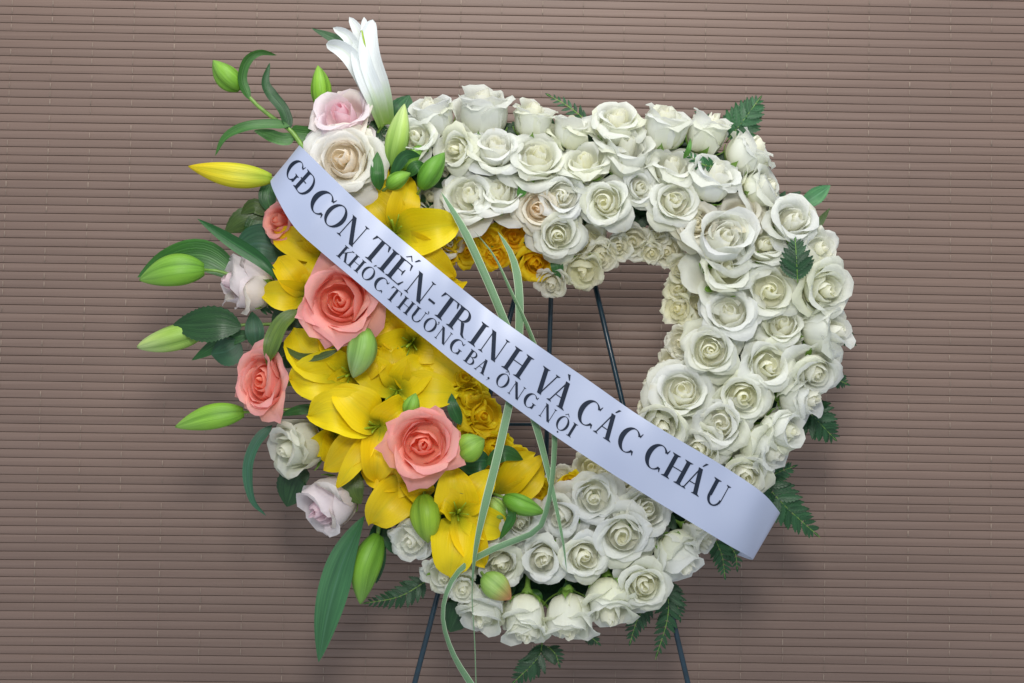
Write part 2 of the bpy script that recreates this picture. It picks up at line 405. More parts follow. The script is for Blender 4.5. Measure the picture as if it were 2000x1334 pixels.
def rose_variant(kind, mat, seed):
    random.seed(seed*101+{'open': 1, 'half': 2, 'goblet': 3, 'spray': 4, 'grand': 5}[kind]*17)
    out = []; ph = R(0, 6.28); sd = R(0, 90)
    def add(prof, **kw):
        nonlocal ph, sd
        sd += 3.7; out.append(petal_mesh(prof, phi0=ph, sd=sd, mat=mat, **kw))
    GA = 2.4
    top = {'open': 1.0, 'half': 1.08, 'goblet': 1.22, 'spray': 0.86, 'grand': 0.80}[kind]
    ex, ey = R(-.04, .04), 0
    nc = 4 if kind != 'spray' else 3
    cs = {'open': 1.0, 'half': 0.92, 'goblet': 0.8, 'spray': 1.1, 'grand': 0.75}[kind]*R(.75, 1.25)
    for k in range(nc):                # tight spiral heart
        r = (0.05+0.055*k)*cs
        add([(0.02, top*.4), (r+.05, top*.62), (r+.035, top*.86), (r+.012, top*(.97-.014*k)), (max(.012, r-.018), top*(1.02-.014*k))], A=1.75, W=9, kr=0.10, skew=0.028, ruffle=0.022, core=1.0-.06*k, nu=10, nv=6); ph += GA
    ni = {'open': 6, 'half': 6, 'goblet': 5, 'spray': 5, 'grand': 9}[kind]
    span = {'open': 0.34, 'half': 0.30, 'goblet': 0.22, 'spray': 0.42, 'grand': 0.44}[kind]
    if kind in ('open', 'half'): ni = random.choice((4, 5, 5, 6, 7))
    egg = R(.10, .24)
    for k in range(ni):
        f = k/(ni-1); r = (0.26*cs+span*f**.9)+R(-.02, .02); hh = top*(0.97-egg*f)+R(-.03, .03)
        lip = -0.018+0.085*f*f
        add([(0.04, .05), (r*0.98+0.04, top*.38), (r+.03, top*.72), (r+.02+lip*.3, hh-.06), (r+lip, hh), (r+lip*1.9, hh+.005-.02*f)], A=1.35-.35*f, W=0.9, kr=0.24, tip=0.03, skew=0.035, ruffle=0.028, core=0.78-0.5*f, roll=0.15+0.25*f); ph += GA+R(-.15, .15)
    if kind in ('open', 'grand'):
        n1 = 5 if kind == 'open' else 6
        for k in range(n1):
            z = R(-.03, .03); f = 1.0 if kind == 'open' else 1.12
            add([(0.05, .02), (.50*f, .26), (.58*f, .52), (.62*f, .76+z), (.70*f, .86+z), (.78*f, .83+z)], A=1.3, W=0.70, kr=0.26, tip=0.02, skew=0.05, ruffle=0.05, core=0.2, roll=0.25); ph += (1.256 if kind == 'open' else 1.047)+R(-.2, .2)
        for k in range(n1):
            z = R(-.07, .04); x = R(-.06, .08)
            add([(0.05, 0), (.46, .13), (.60, .38), (.72+x*.5, .64+z), (.86+x, .70+z), (.97+x, .60+z)], A=1.3, W=0.76 if kind == 'open' else .72, kr=0.28, tip=R(0, .07) if kind == 'open' else R(.05, .22), skew=0.05, ruffle=0.09, core=0.0, roll=R(.1, .5) if kind == 'open' else R(.3, .9)); ph += 1.3+R(-.2, .2)
        if kind == 'open':
            for k in range(4):
                x = R(-.06, .14)
                add([(0.05, 0), (.50, .02), (.78, .16), (.94+x*.5, .28), (1.04+x, .24), (1.10+x, .14)], A=1.3, W=0.80, kr=0.28, tip=R(0, .06), skew=0.05, ruffle=0.08, core=0.0, roll=R(.1, .5)); ph += 1.57+R(-.3, .3)
    elif kind == 'half':
        for k in range(3):
            x = R(-.06, .14)
            add([(0.05, 0), (.50, .02), (.76, .18), (.94+x*.5, .30), (1.08+x, .26), (1.16+x, .16)], A=1.3, W=0.78, kr=0.28, tip=R(0, .06), skew=0.05, ruffle=0.08, core=0.0, roll=R(.1, .5)); ph += 2.1+R(-.3, .3)
        for k in range(4):
            z = R(-.03, .03)
            add([(0.05, .02), (.50, .28), (.57, .6), (.60, .86+z), (.70, .95+z), (.79, .90+z)], A=1.3, W=0.74, kr=0.28, tip=0.03, skew=0.06, ruffle=0.05, core=0.15, roll=0.3); ph += 1.57+R(-.2, .2)
        for k in range(5):
            z = R(-.10, .06); x = R(-.1, .08)
            add([(0.05, 0), (.50, .18), (.60, .48), (.68+x*.5, .74+z), (.85+x, .80+z), (.96+x, .68+z)], A=1.3, W=0.76, kr=0.28, tip=R(0, .07), skew=0.05, ruffle=0.09, core=0.0, roll=R(.1, .7)); ph += 1.3+R(-.2, .2)
    elif kind == 'goblet':
        for k in range(4):
            z = R(-.03, .03)
            add([(0.05, .02), (.50, .26), (.62, .62), (.58, .98+z), (.66, 1.12+z), (.75, 1.09+z)], A=1.4, W=0.84, kr=0.26, tip=0.03, skew=0.06, ruffle=0.045, core=0.12, roll=0.35); ph += 1.57+R(-.2, .2)
        for k in range(4):
            z = R(-.14, .05); x = R(-.12, .06)
            add([(0.05, 0), (.53, .22), (.66, .56), (.66+x*.3, .86+z), (.84+x, .98+z), (.96+x, .86+z)], A=1.4, W=0.76, kr=0.28, tip=R(0, .09), skew=0.05, ruffle=0.09, core=0.0, roll=R(.2, .9)); ph += 1.57+R(-.3, .3)
    else:                              # small ruffled spray rose
        for k in range(9):
            z = R(-.08, .06); x = R(-.08, .06); f = k/8
            add([(0.05, 0), (.50+.08*f, .20), (.66+.08*f, .44), (.74+.1*f+x*.5, .64+z-.06*f), (.86+.1*f+x, .66+z-.1*f), (.90+.12*f+x, .58+z-.12*f)], A=1.1, W=0.52, kr=0.30, tip=0.04, skew=0.04, ruffle=0.12, core=0.35*(1-f), roll=0.3); ph += GA+R(-.2, .2)
    return out
VAR = {}
def get_variant(kind, mat, seed):
    key = (kind, mat.name, seed)
    if key not in VAR: VAR[key] = rose_variant(kind, mat, seed)
    return VAR[key]
def sepal_mesh():
    V, F = [], []
    for j in range(8):
        v = j/7; r = 0.10+0.55*math.sin(min(1, v*1.1)*PI/2)+0.12*v*v; h = -0.04+0.45*v
        hw = 0.13*math.sin(PI*min(1, (v*0.82+0.15)))**0.9*(1-v**3) + 0.004
        for u in (-1, 0, 1): V.append((r+0.02*abs(u), u*hw, h-0.02*abs(u)))
    for j in range(7):
        for c in range(2): F.append((j*3+c, j*3+c+1, j*3+c+4, j*3+c+3))
    return mesh('sepal', V, F, SEPAL)
SEPM = sepal_mesh()
def stem_mesh():
    V, F = [], []; prof = [(0.0, .06), (0.17, .02), (0.19, -.08), (0.10, -.20), (0.075, -.35), (0.07, -1.3)]
    for r, h in prof:
        for i in range(8): V.append((r*math.cos(i*PI/4), r*math.sin(i*PI/4), h))
    for j in range(len(prof)-1):
        for i in range(8): F.append((j*8+i, j*8+(i+1) % 8, j*8+8+(i+1) % 8, j*8+8+i))
    return mesh('stem', V, F, SEPAL)
STM = stem_mesh()
def rose(x, y, dia, tx, ty, kind, label, mat=WHITE, d=None, tint=(1, 1, 1), group=None, name='rose', seed=None, cat='rose', spin=None, squash=1.0):
    if kind == 'goblet': tx, ty = tx*1.15, ty*1.15
    t2 = min(0.95, math.hypot(tx, ty)); cz = math.sqrt(1-t2*t2)
    ax = Vector((tx, -cz, ty)).normalized()
    if d is None: d = 0.052+0.050*cz+random.uniform(-0.006, 0.006)
    Rr = dia/2*K*{'open': 1.06, 'half': 1.12, 'goblet': 1.17, 'spray': 1.16, 'grand': 0.84}[kind]
    hc = {'open': .62, 'half': .62, 'goblet': .68, 'spray': .5, 'grand': .6}[kind]
    loc = P(x, y, d)-ax*Rr*hc
    o = thing(name, label, cat, loc, group)
    q = ax.to_track_quat('Z', 'Y').to_matrix().to_4x4() @ Matrix.Rotation(random.uniform(0, 6.28) if spin is None else spin, 4, 'Z')
    o.rotation_euler = q.to_euler(); o.scale = (Rr*squash, Rr, Rr*(1.22 if kind == 'goblet' else 1.0))
    sd = random.randrange(6) if seed is None else seed
    meshes = get_variant(kind, mat, sd); nm = len(meshes)
    for k, me in enumerate(meshes):
        f = k/nm; p = obj('petal', me, o); j = random.uniform(.97, 1.0); p.color = (tint[0]*j, tint[1]*j, tint[2]*j*(random.uniform(.96, 1) if f < .75 else random.uniform(.86, 1)), 1)
        a = .045+.075*f
        p.rotation_euler = (random.gauss(0, a), random.gauss(0, a), random.gauss(0, .10+.18*f))
        q2 = random.uniform(.95, 1.06) if f > .35 else random.uniform(.98, 1.02); p.scale = (q2, q2, q2*random.uniform(.94, 1.05))
    obj('stem', STM, o)
    for k in range(5):
        sp = obj('sepal', SEPM, o); sp.rotation_euler = (0, 0, k*1.2566+0.3)
    return o

WR = 'white roses covering the heart shaped wreath'
#   x, y, diameter, facing right, facing up, shape, label
roses = [
 (846, 234, 92, -.25, .72, 'goblet', 'white rose facing upward at the left end of the top row, beside the dark leaf'),
 (812, 268, 78, -.45, .45, 'half', 'white rose just right of the tall pale green lily bud'),
 (945, 228, 112, .02, .80, 'goblet', 'large goblet shaped white rose standing highest in the top row'),
 (1040, 240, 84, .15, .82, 'goblet', 'white rose in the top row just right of the highest one'),
 (1115, 262, 78, .15, .78, 'goblet', 'small white rose below the fern tip in the top row'),
 (1205, 240, 104, .05, .70, 'half', 'wide white rose with folded outer petal right of the small top fern'),
 (1295, 255, 94, .12, .78, 'goblet', 'white rose with one tall pointed petal in the top row'),
 (1380, 265, 94, .38, .80, 'goblet', 'slender white rose with green sepals in front of the big top right fern'),
 (1455, 303, 92, .62, .58, 'goblet', 'white rose leaning right at the upper right corner, beside the fern'),
 (892, 292, 84, -.30, .35, 'half', 'white rose to the right of the cluster of green lily buds'),
 (968, 292, 92, .10, .48, 'half', 'white rose right under the highest rose of the top row'),
 (1050, 308, 112, .05, .28, 'open', 'big white rose with cream heart in the second row of the top band'),
 (1143, 320, 92, .02, .40, 'open', 'white rose between two larger ones in the second row of the top band'),
 (1222, 305, 100, .0, .42, 'half', 'white rose with squarish heart under the wide rose of the top row'),
 (1315, 328, 96, .15, .45, 'half', 'white rose in the second row, left of the green sepals'),
 (868, 345, 78, -.1, .1, 'half', 'white rose half hidden behind the dark green lily bud'),
 (918, 385, 106, -.10, .22, 'open', 'white rose with yellow heart beside the tip of a variegated blade'),
 (976, 380, 92, .05, .42, 'half', 'white rose directly above the amber rosebuds'),
 (1049, 408, 82, .02, .05, 'open', 'white rose with a peach coloured heart above the lone amber rose'),
 (1099, 383, 94, -.05, .10, 'open', 'white rose with tight round heart right of the peach hearted one'),
 (1183, 395, 86, .0, -.02, 'open', 'white rose in the third row of the top band with yellow centre'),
 (1250, 366, 70, .05, .05, 'open', 'small round white rose in the middle of the top band'),
 (1316, 392, 96, .0, .05, 'open', 'white rose with a flat oval yellow heart in the upper right'),
 (1390, 357, 98, .15, .42, 'half', 'white rose below the slender rose with green sepals'),
 (1492, 368, 100, .60, .25, 'half', 'white rose leaning right below the upper right corner rose'),
 (1446, 418, 90, .05, .15, 'open', 'white rose with two peach spots on its petals'),
 (1360, 436, 84, -.02, .1, 'open', 'white rose with one peach spot left of the two spotted one'),
 (1548, 430, 100, .45, .15, 'half', 'white rose in front of the single pale green leaf on the right'),
 (1409, 472, 116, .0, .08, 'open', 'large full white rose right of the top of the hole'),
 (1491, 478, 96, .0, .30, 'open', 'white rose left of the upright fern on the right side'),
 (1600, 488, 84, .62, .15, 'spray', 'white rose at the right edge beside the upright fern'),
 (1090, 458, 92, .0, .0, 'open', 'oval white rose hanging just right of the amber rosebuds'),
 (1415, 530, 112, -.03, .12, 'open', 'wide white rose with cupped heart left of the oval one'),
 (1505, 568, 108, .0, .05, 'open', 'large oval white rose below the upright fern'),
 (1540, 515, 80, .2, .1, 'half', 'white rose mostly covered by the upright fern'),
 (1610, 568, 112, .55, .05, 'half', 'large white rose pushing out at the rightmost edge of the wreath'),
 (1422, 612, 104, -.02, .30, 'open', 'white rose with folded side petals in the middle of the right side'),
 (1528, 635, 90, .0, .05, 'open', 'white rose with dark spot in its heart under the large oval one'),
 (1388, 685, 104, -.05, .0, 'open', 'white rose with pinkish heart near the right edge of the hole'),
 (1606, 645, 104, .65, -.02, 'goblet', 'white rose facing right above the short fern tip on the right edge'),
 (1500, 714, 98, .1, .0, 'half', 'white rose with upright petal in the lower half of the right side'),
 (1592, 725, 96, .55, -.05, 'half', 'white rose at the right edge between two short fern tips'),
 (1334, 765, 118, -.10, -.02, 'open', 'big loose white rose at the lower right of the hole'),
 (1450, 775, 98, .05, -.05, 'open', 'white rose with small round heart in the lower right group'),
 (1558, 778, 92, .70, -.05, 'goblet', 'smooth goblet white rose facing right above the wide fern'),
 (1408, 828, 100, -.02, -.05, 'open', 'white rose below the small hearted one, two above the ribbon'),
 (1522, 838, 84, .60, -.12, 'goblet', 'white rose touching the wide fern on the right side'),
 (1490, 872, 98, .62, -.25, 'goblet', 'fat white rose facing down right above the ribbon end'),
 (1290, 828, 90, -.05, -.1, 'open', 'white rose cut by the upper edge of the ribbon near the hole'),
 (1368, 876, 96, -.05, -.1, 'open', 'white rose tucked against the ribbon above the word CHÁU'),
 (1455, 925, 100, .45, -.30, 'half', 'white rose poking out from behind the ribbon just before its right end'),
 (1575, 672, 84, .4, -.1, 'half', 'half hidden white rose between two right edge roses'),
 (1460, 660, 76, .1, .1, 'half', 'white rose sunk between the middle roses of the right side'),
 (1340, 350, 60, .1, .3, 'half', 'small white rose sunk between second and third rows of the top band'),
 (1150, 440, 60, 0, -.2, 'half', 'white rose partly seen under the third row of the top band'),
 (1455, 510, 60, 0, 0, 'half', 'white rose sunk beside the wide cupped one on the right side'),
 (1160, 970, 90, -.05, .0, 'open', 'round white rose right below the ribbon at the bottom of the hole'),
 (1262, 998, 98, .05, -.02, 'open', 'white rose with cream heart touching the lower edge of the ribbon'),
 (1215, 1044, 118, .0, .0, 'open', 'largest white rose of the bottom band with deep cream heart'),
 (1062, 1090, 92, .0, -.15, 'half', 'white rose at the tip of the long variegated blade'),
 (1140, 1086, 90, .05, -.05, 'open', 'white rose with cream heart left of the largest bottom rose'),
 (1095, 1005, 86, .05, .05, 'half', 'white rose crossed by the long variegated blade'),
 (1320, 1080, 96, .40, -.60, 'goblet', 'white goblet rose facing down right at the lower right'),
 (1360, 1042, 74, .62, -.35, 'goblet', 'small white rose hanging below the ribbon near its right end'),
 (1258, 1142, 96, .20, -.50, 'half', 'white rose below the largest bottom rose, facing down'),
 (1190, 1170, 104, .05, -.72, 'goblet', 'white rose facing straight down, third from the right in the lowest row'),
 (1110, 1198, 104, .0, -.76, 'goblet', 'white rose with coiled heart at the lowest point of the wreath'),
 (1027, 1203, 104, -.05, -.76, 'goblet', 'white rose facing down left of the lowest one'),
 (948, 1182, 94, -.15, -.68, 'goblet', 'white rose facing down below the red tipped lily bud'),
 (978, 1100, 92, .05, -.25, 'half', 'white rose right of the long yellow lily petal in the bottom band'),
 (1015, 1015, 84, -.1, .0, 'half', 'white rose behind the dark green bud in the bottom band'),
 (868, 1122, 82, -.15, -.45, 'spray', 'ruffled white rose under the lowest yellow lily petal'),
 (803, 1056, 78, -.35, -.35, 'spray', 'small ruffled white rose apart at the lower left'),
 (905, 1150, 58, 0, -.4, 'spray', 'small crumpled white rose behind the lowest crossing of the blades'),
 (876, 475, 62, -.1, -.3, 'half', 'white rose peeking out under the big yellow lily petal at the top'),
 (843, 388, 78, -.3, .1, 'half', 'white rose half covered by the upper yellow lily'),
 (1330, 935, 66, 0, 0, 'half', 'white rose behind the ribbon over the bottom band'),
 (757, 262, 50, -.3, .3, 'half', 'scrap of white rose showing behind the stem of the white lily'),
]
SR = 'small cream spray roses lining the inside of the heart'
sprays = [
 (1148, 470, 66, .0, -.1, 'spray', 'cream spray rose right of the oval white rose on the inner edge'),
 (1172, 500, 64, .15, -.5, 'spray', 'cream spray rose facing down on the top inner edge'),
 (1209, 482, 50, .0, -.3, 'spray', 'smallest cream spray rose in the middle of the top inner edge'),
 (1238, 470, 66, .0, -.15, 'spray', 'cream spray rose with a clear coiled heart on the top inner edge'),
 (1140, 528, 80, .05, -.6, 'spray', 'large ruffled cream rose facing down above the right easel leg'),
 (1078, 553, 62, -.1, -.6, 'spray', 'cream rose hanging lowest over the middle easel leg'),
 (1272, 492, 44, .0, -.4, 'spray', 'tiny cream rose just left of the upper right corner of the hole'),
 (1304, 490, 64, -.2, -.45, 'spray', 'cream rose at the upper right corner of the hole'),
 (1284, 462, 46, .0, .0, 'spray', 'little cream bud above the upper right corner of the hole'),
 (1333, 524, 60, -.45, -.1, 'spray', 'cream rose highest on the right inner edge'),
 (1326, 562, 54, -.45, .0, 'spray', 'cream rose second from the top on the right inner edge'),
 (1326, 604, 62, -.5, .0, 'spray', 'cream rose with green sepal on top at the right inner edge'),
 (1364, 600, 62, -.15, .1, 'spray', 'cream rose beside the one with the green sepal'),
 (1348, 640, 50, -.3, .0, 'spray', 'cream rose tucked at mid height of the right inner edge'),
 (1330, 668, 60, -.45, .0, 'spray', 'pale cream rose where the right inner edge starts to turn'),
 (1318, 708, 60, -.4, .0, 'spray', 'cream rose above the big loose white rose'),
 (1294, 738, 56, -.45, .0, 'spray', 'cream rose left of the big loose white rose, higher one'),
 (1282, 768, 54, -.45, .0, 'spray', 'cream rose left of the big loose white rose, lower one'),
 (1272, 800, 52, -.4, .0, 'spray', 'cream rose at the point where ribbon and right inner edge meet'),
 (1155, 915, 70, .0, .35, 'spray', 'cream rose at the bottom of the hole against the ribbon'),
 (1200, 942, 62, .1, .2, 'spray', 'cream rose pressed under the ribbon at the bottom of the hole'),
 (1097, 935, 56, -.1, .4, 'spray', 'cream rose between the crossed blades and the amber petal'),
 (1235, 960, 54, .1, .1, 'spray', 'small cream rose between ribbon and cream hearted rose'),
]
random.seed(21)
PEACH = {18, 25, 26}
hid = {15: .05, 51: .05, 52: .06, 53: .06, 54: .05, 55: .06, 77: .05, 76: .05, 75: .06, 74: .06, 34: .06}
for i, r in enumerate(roses):
    tint = (1, 1, 1) if i not in PEACH else (1.0, 0.96, 0.91)
    v = random.uniform(0.95, 1.0); b = random.uniform(0.93, 1.0)
    r = list(r)
    if i != 18 and r[5] == 'open' and i % 4 == 0: r[5] = 'half'
    if r[5] == 'half' and i % 5 == 3 and i not in hid: r[5] = 'goblet'; r[3] += .12*(1 if r[0] > 1200 else -1); r[4] += .18*(1 if r[1] < 600 else -1)
    if r[5] in ('open', 'half'): r[3] += random.gauss(0, .16); r[4] += random.gauss(.03, .16)
    r = tuple(r)
    rose(*r, mat=CREAM if i == 18 else WHITE, d=hid.get(i), tint=(tint[0]*v, tint[1]*v, tint[2]*v*b), group=WR)
for r in sprays:
    c = random.uniform(.92, 1)
    rose(*r, mat=WHITE, d=0.050+random.uniform(0, .012), tint=(c, c*0.98, c*random.uniform(.82, .92)), group=SR)
rose(672, 312, 132, -.05, .12, 'open', 'cream rose with peach heart above the ribbon at the upper left', CREAM, d=.115, seed=0, group='roses on the left side')
rose(668, 226, 118, -.15, .50, 'half', 'pale pink rose under the white trumpet lily', PINK, d=.085, seed=1, group='roses on the left side')
rose(488, 556, 112, -.80, .15, 'goblet', 'blush rose seen from the side at the left, behind a lily bud stem', BLUSHP, d=.07, seed=2, group='roses on the left side')
rose(648, 978, 112, -.55, -.40, 'goblet', 'pale lilac pink rose facing down left at the lower left', BLUSHP, d=.075, seed=3, group='roses on the left side')
rose(590, 872, 112, -.60, -.20, 'goblet', 'white rose with folded petals below the left coral rose', WHITE, d=.07, seed=0, group='roses on the left side', tint=(.93, .93, .86))
CG = 'coral roses on the left side'
rose(664, 586, 196, -.08, .05, 'grand', 'big coral rose partly under the ribbon', CORAL, d=.135, seed=1, group=CG)
rose(826, 868, 172, .0, .02, 'grand', 'big coral rose in full view in the middle of the yellow lilies', CORAL, d=.152, seed=2, group=CG)
rose(511, 746, 172, -.38, .05, 'grand', 'narrow coral rose leaning left beside the long green bud', CORAL, d=.10, seed=0, group=CG, squash=.74, spin=0.0)
rose(548, 434, 78, -.5, .15, 'half', 'small coral rose half hidden by the left end of the ribbon', CORAL, d=.07, seed=1, group=CG)
AG = 'amber rosebuds along the inner edge'
ambers = [
 (872, 500, 40, -.1, -.4, 'smallest amber rosebud at the left of the top inner edge'),
 (912, 488, 58, 0, -.2, 'amber rosebud left of the first variegated blade'),
 (955, 470, 58, 0, .1, 'amber rosebud between the two upper variegated blades'),
 (968, 502, 50, 0, -.3, 'amber rosebud with coiled heart under the thin blade'),
 (1003, 462, 58, .1, .1, 'amber rosebud right under the white roses of the top band'),
 (1045, 512, 76, .1, -.4, 'largest amber rose, opened, at the top inner edge'),
 (905, 735, 60, .3, .1, 'amber rose at the left inner edge just under the ribbon'),
 (918, 775, 56, .3, 0, 'amber rose second down from the ribbon on the left inner edge'),
 (942, 812, 66, .3, .1, 'frilly amber rose left of the easel crossbar'),
 (930, 850, 62, .2, 0, 'amber rose right of the big coral rose'),
 (962, 876, 60, .3, -.1, 'amber rose at the bottom left corner of the hole'),
 (1010, 908, 56, .1, .1, 'amber rose behind the half closed yellow lily'),
 (1050, 962, 54, .1, 0, 'amber rose crossed by the variegated blades at the bottom'),
 (1115, 942, 34, .1, .1, 'bit of amber rose between cream roses at the bottom of the hole'),
]
for x, y, dd, tx, ty, lab in ambers:
    c = random.uniform(.9, 1)
    rose(x, y, dd*(1.0 if y < 600 else 1.2), tx, ty, 'half' if dd > 70 else 'spray', lab, AMBER, d=.075 if y > 600 else .058, tint=(c, c*random.uniform(.95, 1.1)*(1.22 if y > 600 else 1.08), c), group=AG)

# ---------------------------------------------------------------- lilies
def lily(cx, cy, d, tepals, label, mat=YLILY, stamens=True, sdir=(0, 0), group='yellow lilies on the left side'):
    c = P(cx, cy, d-0.02); o = thing('lily', label, 'lily', c, group)
    for tp in tepals:
        tx, ty, wd = tp[:3]; lift = tp[3] if len(tp) > 3 else 0.012; bend = tp[4] if len(tp) > 4 else 0
        dx, dy = tx-cx, ty-cy
        nx, ny = -dy*bend, dx*bend
        pts = [(cx, cy, d-0.02), (cx+dx*.28+nx*.6, cy+dy*.28+ny*.6, d+lift*.35), (cx+dx*.66+nx, cy+dy*.66+ny, d+lift), (tx, ty, d+lift-0.018+random.uniform(-.008, .006))]
        t = strip('tepal', pts, wd*1.0, mat, prof_tepal, 8, 14, cup=random.uniform(.18, .42), fold=-.12, ruffle=0.16, roll=random.uniform(-.25, .25), parent=o)
        v = random.uniform(.9, 1.03); t.color = (v, v*random.uniform(.92, 1.04), v, 1)
    if stamens:
        for k in range(5):
            a = k*1.256+.4
            tube('filament', [(cx, cy, d-.018), (cx+8*math.cos(a)+sdir[0]*.5, cy+8*math.sin(a)+sdir[1]*.5, d+.004), (cx+20*math.cos(a)+sdir[0], cy+20*math.sin(a)+sdir[1], d+.016)], .0009, PISTIL, 5, 5, o)
        tube('pistil', [(cx, cy, d-.018), (cx+sdir[0]*.6, cy+sdir[1]*.6, d+.01), (cx+sdir[0]*1.2, cy+sdir[1]*1.2, d+.024)], .0016, PISTIL, 6, 5, o)
    return o
random.seed(5)
lily(772, 456, .095, [(897, 436, 92, .02), (802, 347, 64, .012), (702, 380, 92, .008, .1), (888, 540, 66, .004), (700, 500, 70, 0), (790, 560, 80, 0)], 'yellow lily above the ribbon with its petals toward the white roses', sdir=(-6, -22))
lily(640, 500, .075, [(532, 456, 60, .01), (556, 492, 50, .006), (610, 430, 60, 0)], 'yellow lily showing two petals between small coral rose and ribbon', stamens=False)
lily(598, 575, .09, [(543, 503, 58, .014), (509, 572, 62, .012), (628, 500, 46, .006)], 'yellow lily with petals left of the big coral rose under the ribbon', stamens=False)
lily(688, 728, .095, [(566, 742, 104, .02), (573, 640, 92, .010, -.15), (640, 622, 80, .006), (755, 690, 60, .01), (640, 790, 64, .0)], 'yellow lily with one broad petal under the hanging pale bud', sdir=(-10, 6))
lily(806, 668, .075, [(912, 745, 84, .016), (742, 612, 72, .012), (885, 680, 74, .006), (730, 690, 70, .016), (790, 760, 70, .012), (700, 635, 60, .0)], 'yellow lily emerging from under the lower edge of the ribbon', sdir=(-10, 8))
lily(776, 762, .092, [(897, 768, 78, .014), (692, 708, 70, .010), (838, 700, 72, .006), (760, 668, 60, .006), (850, 835, 60, 0)], 'yellow lily directly above the big coral rose in full view', sdir=(-4, 14))
lily(742, 832, .112, [(602, 812, 92, .02, .12), (652, 756, 84, .022), (795, 790, 76, .010), (656, 955, 42, .016), (632, 918, 64, .0), (735, 940, 74, .012)], 'large open yellow lily left of the big coral rose in full view', sdir=(-34, 6))
lily(800, 935, .095, [(722, 1024, 84, .018), (782, 1026, 62, .006), (832, 978, 56, .014), (706, 915, 66, .008), (750, 950, 60, .0)], 'yellow lily hanging below the large open one, petals pointing down', stamens=False)
lily(893, 1003, .108, [(878, 1128, 90, .018), (947, 1108, 62, .010), (988, 1035, 66, .008), (964, 920, 66, .012), (884, 912, 84, .014), (845, 985, 54, .016, .3)], 'lowest yellow lily with a long petal pointing straight down', sdir=(4, -6))
lily(870, 700, .062, [(928, 752, 52, .012), (905, 690, 50, .01), (842, 742, 56, .018), (880, 770, 46, .008), (838, 672, 50, .01)], 'yellow lily pressed against the lower ribbon edge at the left side of the hole', sdir=(8, 6))
lily(655, 850, .078, [(606, 880, 50, .006), (640, 905, 50, .014), (690, 800, 54, .006), (700, 890, 50, .01)], 'yellow lily behind the large open one, above the lilac rose', stamens=False)
lily(742, 322, .085, [(752, 290, 26, .004), (735, 380, 40, .01), (726, 352, 40, 0)], 'narrow folded yellow lily behind the green bud cluster', stamens=False)
lily(868, 560, .07, [(800, 480, 60, 0), (845, 500, 60, .01), (880, 545, 70, .004)], 'yellow lily petals folded down above the ribbon near the amber rosebuds', stamens=False)
hc = lily(972, 972, .085, [(1062, 888, 44, .02), (1058, 905, 46, .014, .18), (1046, 884, 44, .006, -.15)], 'half closed yellow lily pointing up right below the hole', stamens=False)
# white trumpet lily
wl = thing('lily', 'white trumpet lily rising highest at the top left, half open', 'lily', P(752, 236, .06), 'white lily')
WLP = [  # base to tip
 ([(750, 243, .055), (718, 165, .075), (690, 118, .088), (664, 94, .085), (637, 86, .066)], 36, .55, .75),
 ([(750, 243, .050), (725, 160, .060), (700, 112, .072), (680, 72, .080), (650, 54, .068)], 30, .5, .8),
 ([(752, 240, .045), (735, 150, .05), (712, 92, .062), (698, 58, .068), (682, 33, .058)], 30, .35, .8),
 ([(756, 240, .045), (745, 160, .05), (722, 100, .062), (714, 62, .070), (711, 33, .060)], 26, .4, .8),
 ([(757, 243, .058), (745, 185, .084), (724, 120, .090), (720, 75, .082), (728, 38, .066)], 42, .6, .8),
 ([(750, 243, .062), (733, 190, .088), (712, 140, .094), (704, 105, .082), (704, 78, .062)], 40, .7, .6),
]
for pts, wd, cp, sh in WLP: strip('tepal', pts, wd, WLILY, (lambda e: lambda v: (0.62+0.38*min(1, v/0.4))*max(0.0, 1-max(0, (v-0.45)/0.55)**2.2)**e)(sh*.75), 8, 22, cup=cp, parent=wl)
tube('pistil', [(750, 238, .06), (722, 130, .085), (706, 60, .085)], .0016, PISTIL, 6, 8, wl)
tube('stem', [(752, 238, .06), (735, 262, .05), (715, 290, .03)], .0022, STEM, 8, 6, wl, taper=1.2)
bu = thing('lily_bud', 'tall pale green lily bud standing right of the white lily', 'lily bud', P(765, 325, .09), 'lily buds')

# ---------------------------------------------------------------- buds
def bud_body(pts, wd, mat, o, ridge=.10, seg=24, nv=18, sharp=1.0):
    c = catmull([P(*p) for p in pts], nv); fr = frames(c); o0 = o.matrix_basis.translation
    V, F, U, W_ = [], [], [], []; ph = random.uniform(0, 2)
    for j in range(nv+1):
        v = j/nv; t, s, n = fr[j]
        r = 0.5*wd*K*max(0.03, math.sin(PI*(0.07+0.92*v)**0.85)**(0.85*sharp))
        for i in range(seg):
            a = 2*PI*i/seg; g = abs(math.cos(1.5*(a+ph)))
            rr = r*(1-ridge*(1-min(1, g*2.2))*math.sin(PI*min(1, .1+v))+0.04*math.cos(3*(a+ph)))
            V.append(c[j]+s*math.cos(a)*rr+n*math.sin(a)*rr-o0); U.append(g); W_.append(v)
    for j in range(nv):
        for i in range(seg):
            a = j*seg+i; b = j*seg+(i+1) % seg; F.append((a, b, b+seg, a+seg))
    F.append(tuple(range(seg))[::-1]); F.append(tuple(nv*seg+i for i in range(seg)))
    return obj('closed_petals', mesh('closed_petals', V, F, mat, True, {'pu': U, 'pv': W_}), o)
def bud(pts, wd, mat, label, stem=None, tint=(1, 1, 1), o=None, r=.0019, ridge=.2, sharp=1.0):
    if o is None: o = thing('lily_bud', label, 'lily bud', P(*pts[0]), 'lily buds')
    b = bud_body(pts, wd, mat, o, ridge, sharp=sharp); b.color = (*tint, 1)
    if stem: tube('stem', [pts[0]]+stem, r, STEM, 8, 8, o, taper=1.15)
    return o
random.seed(9)
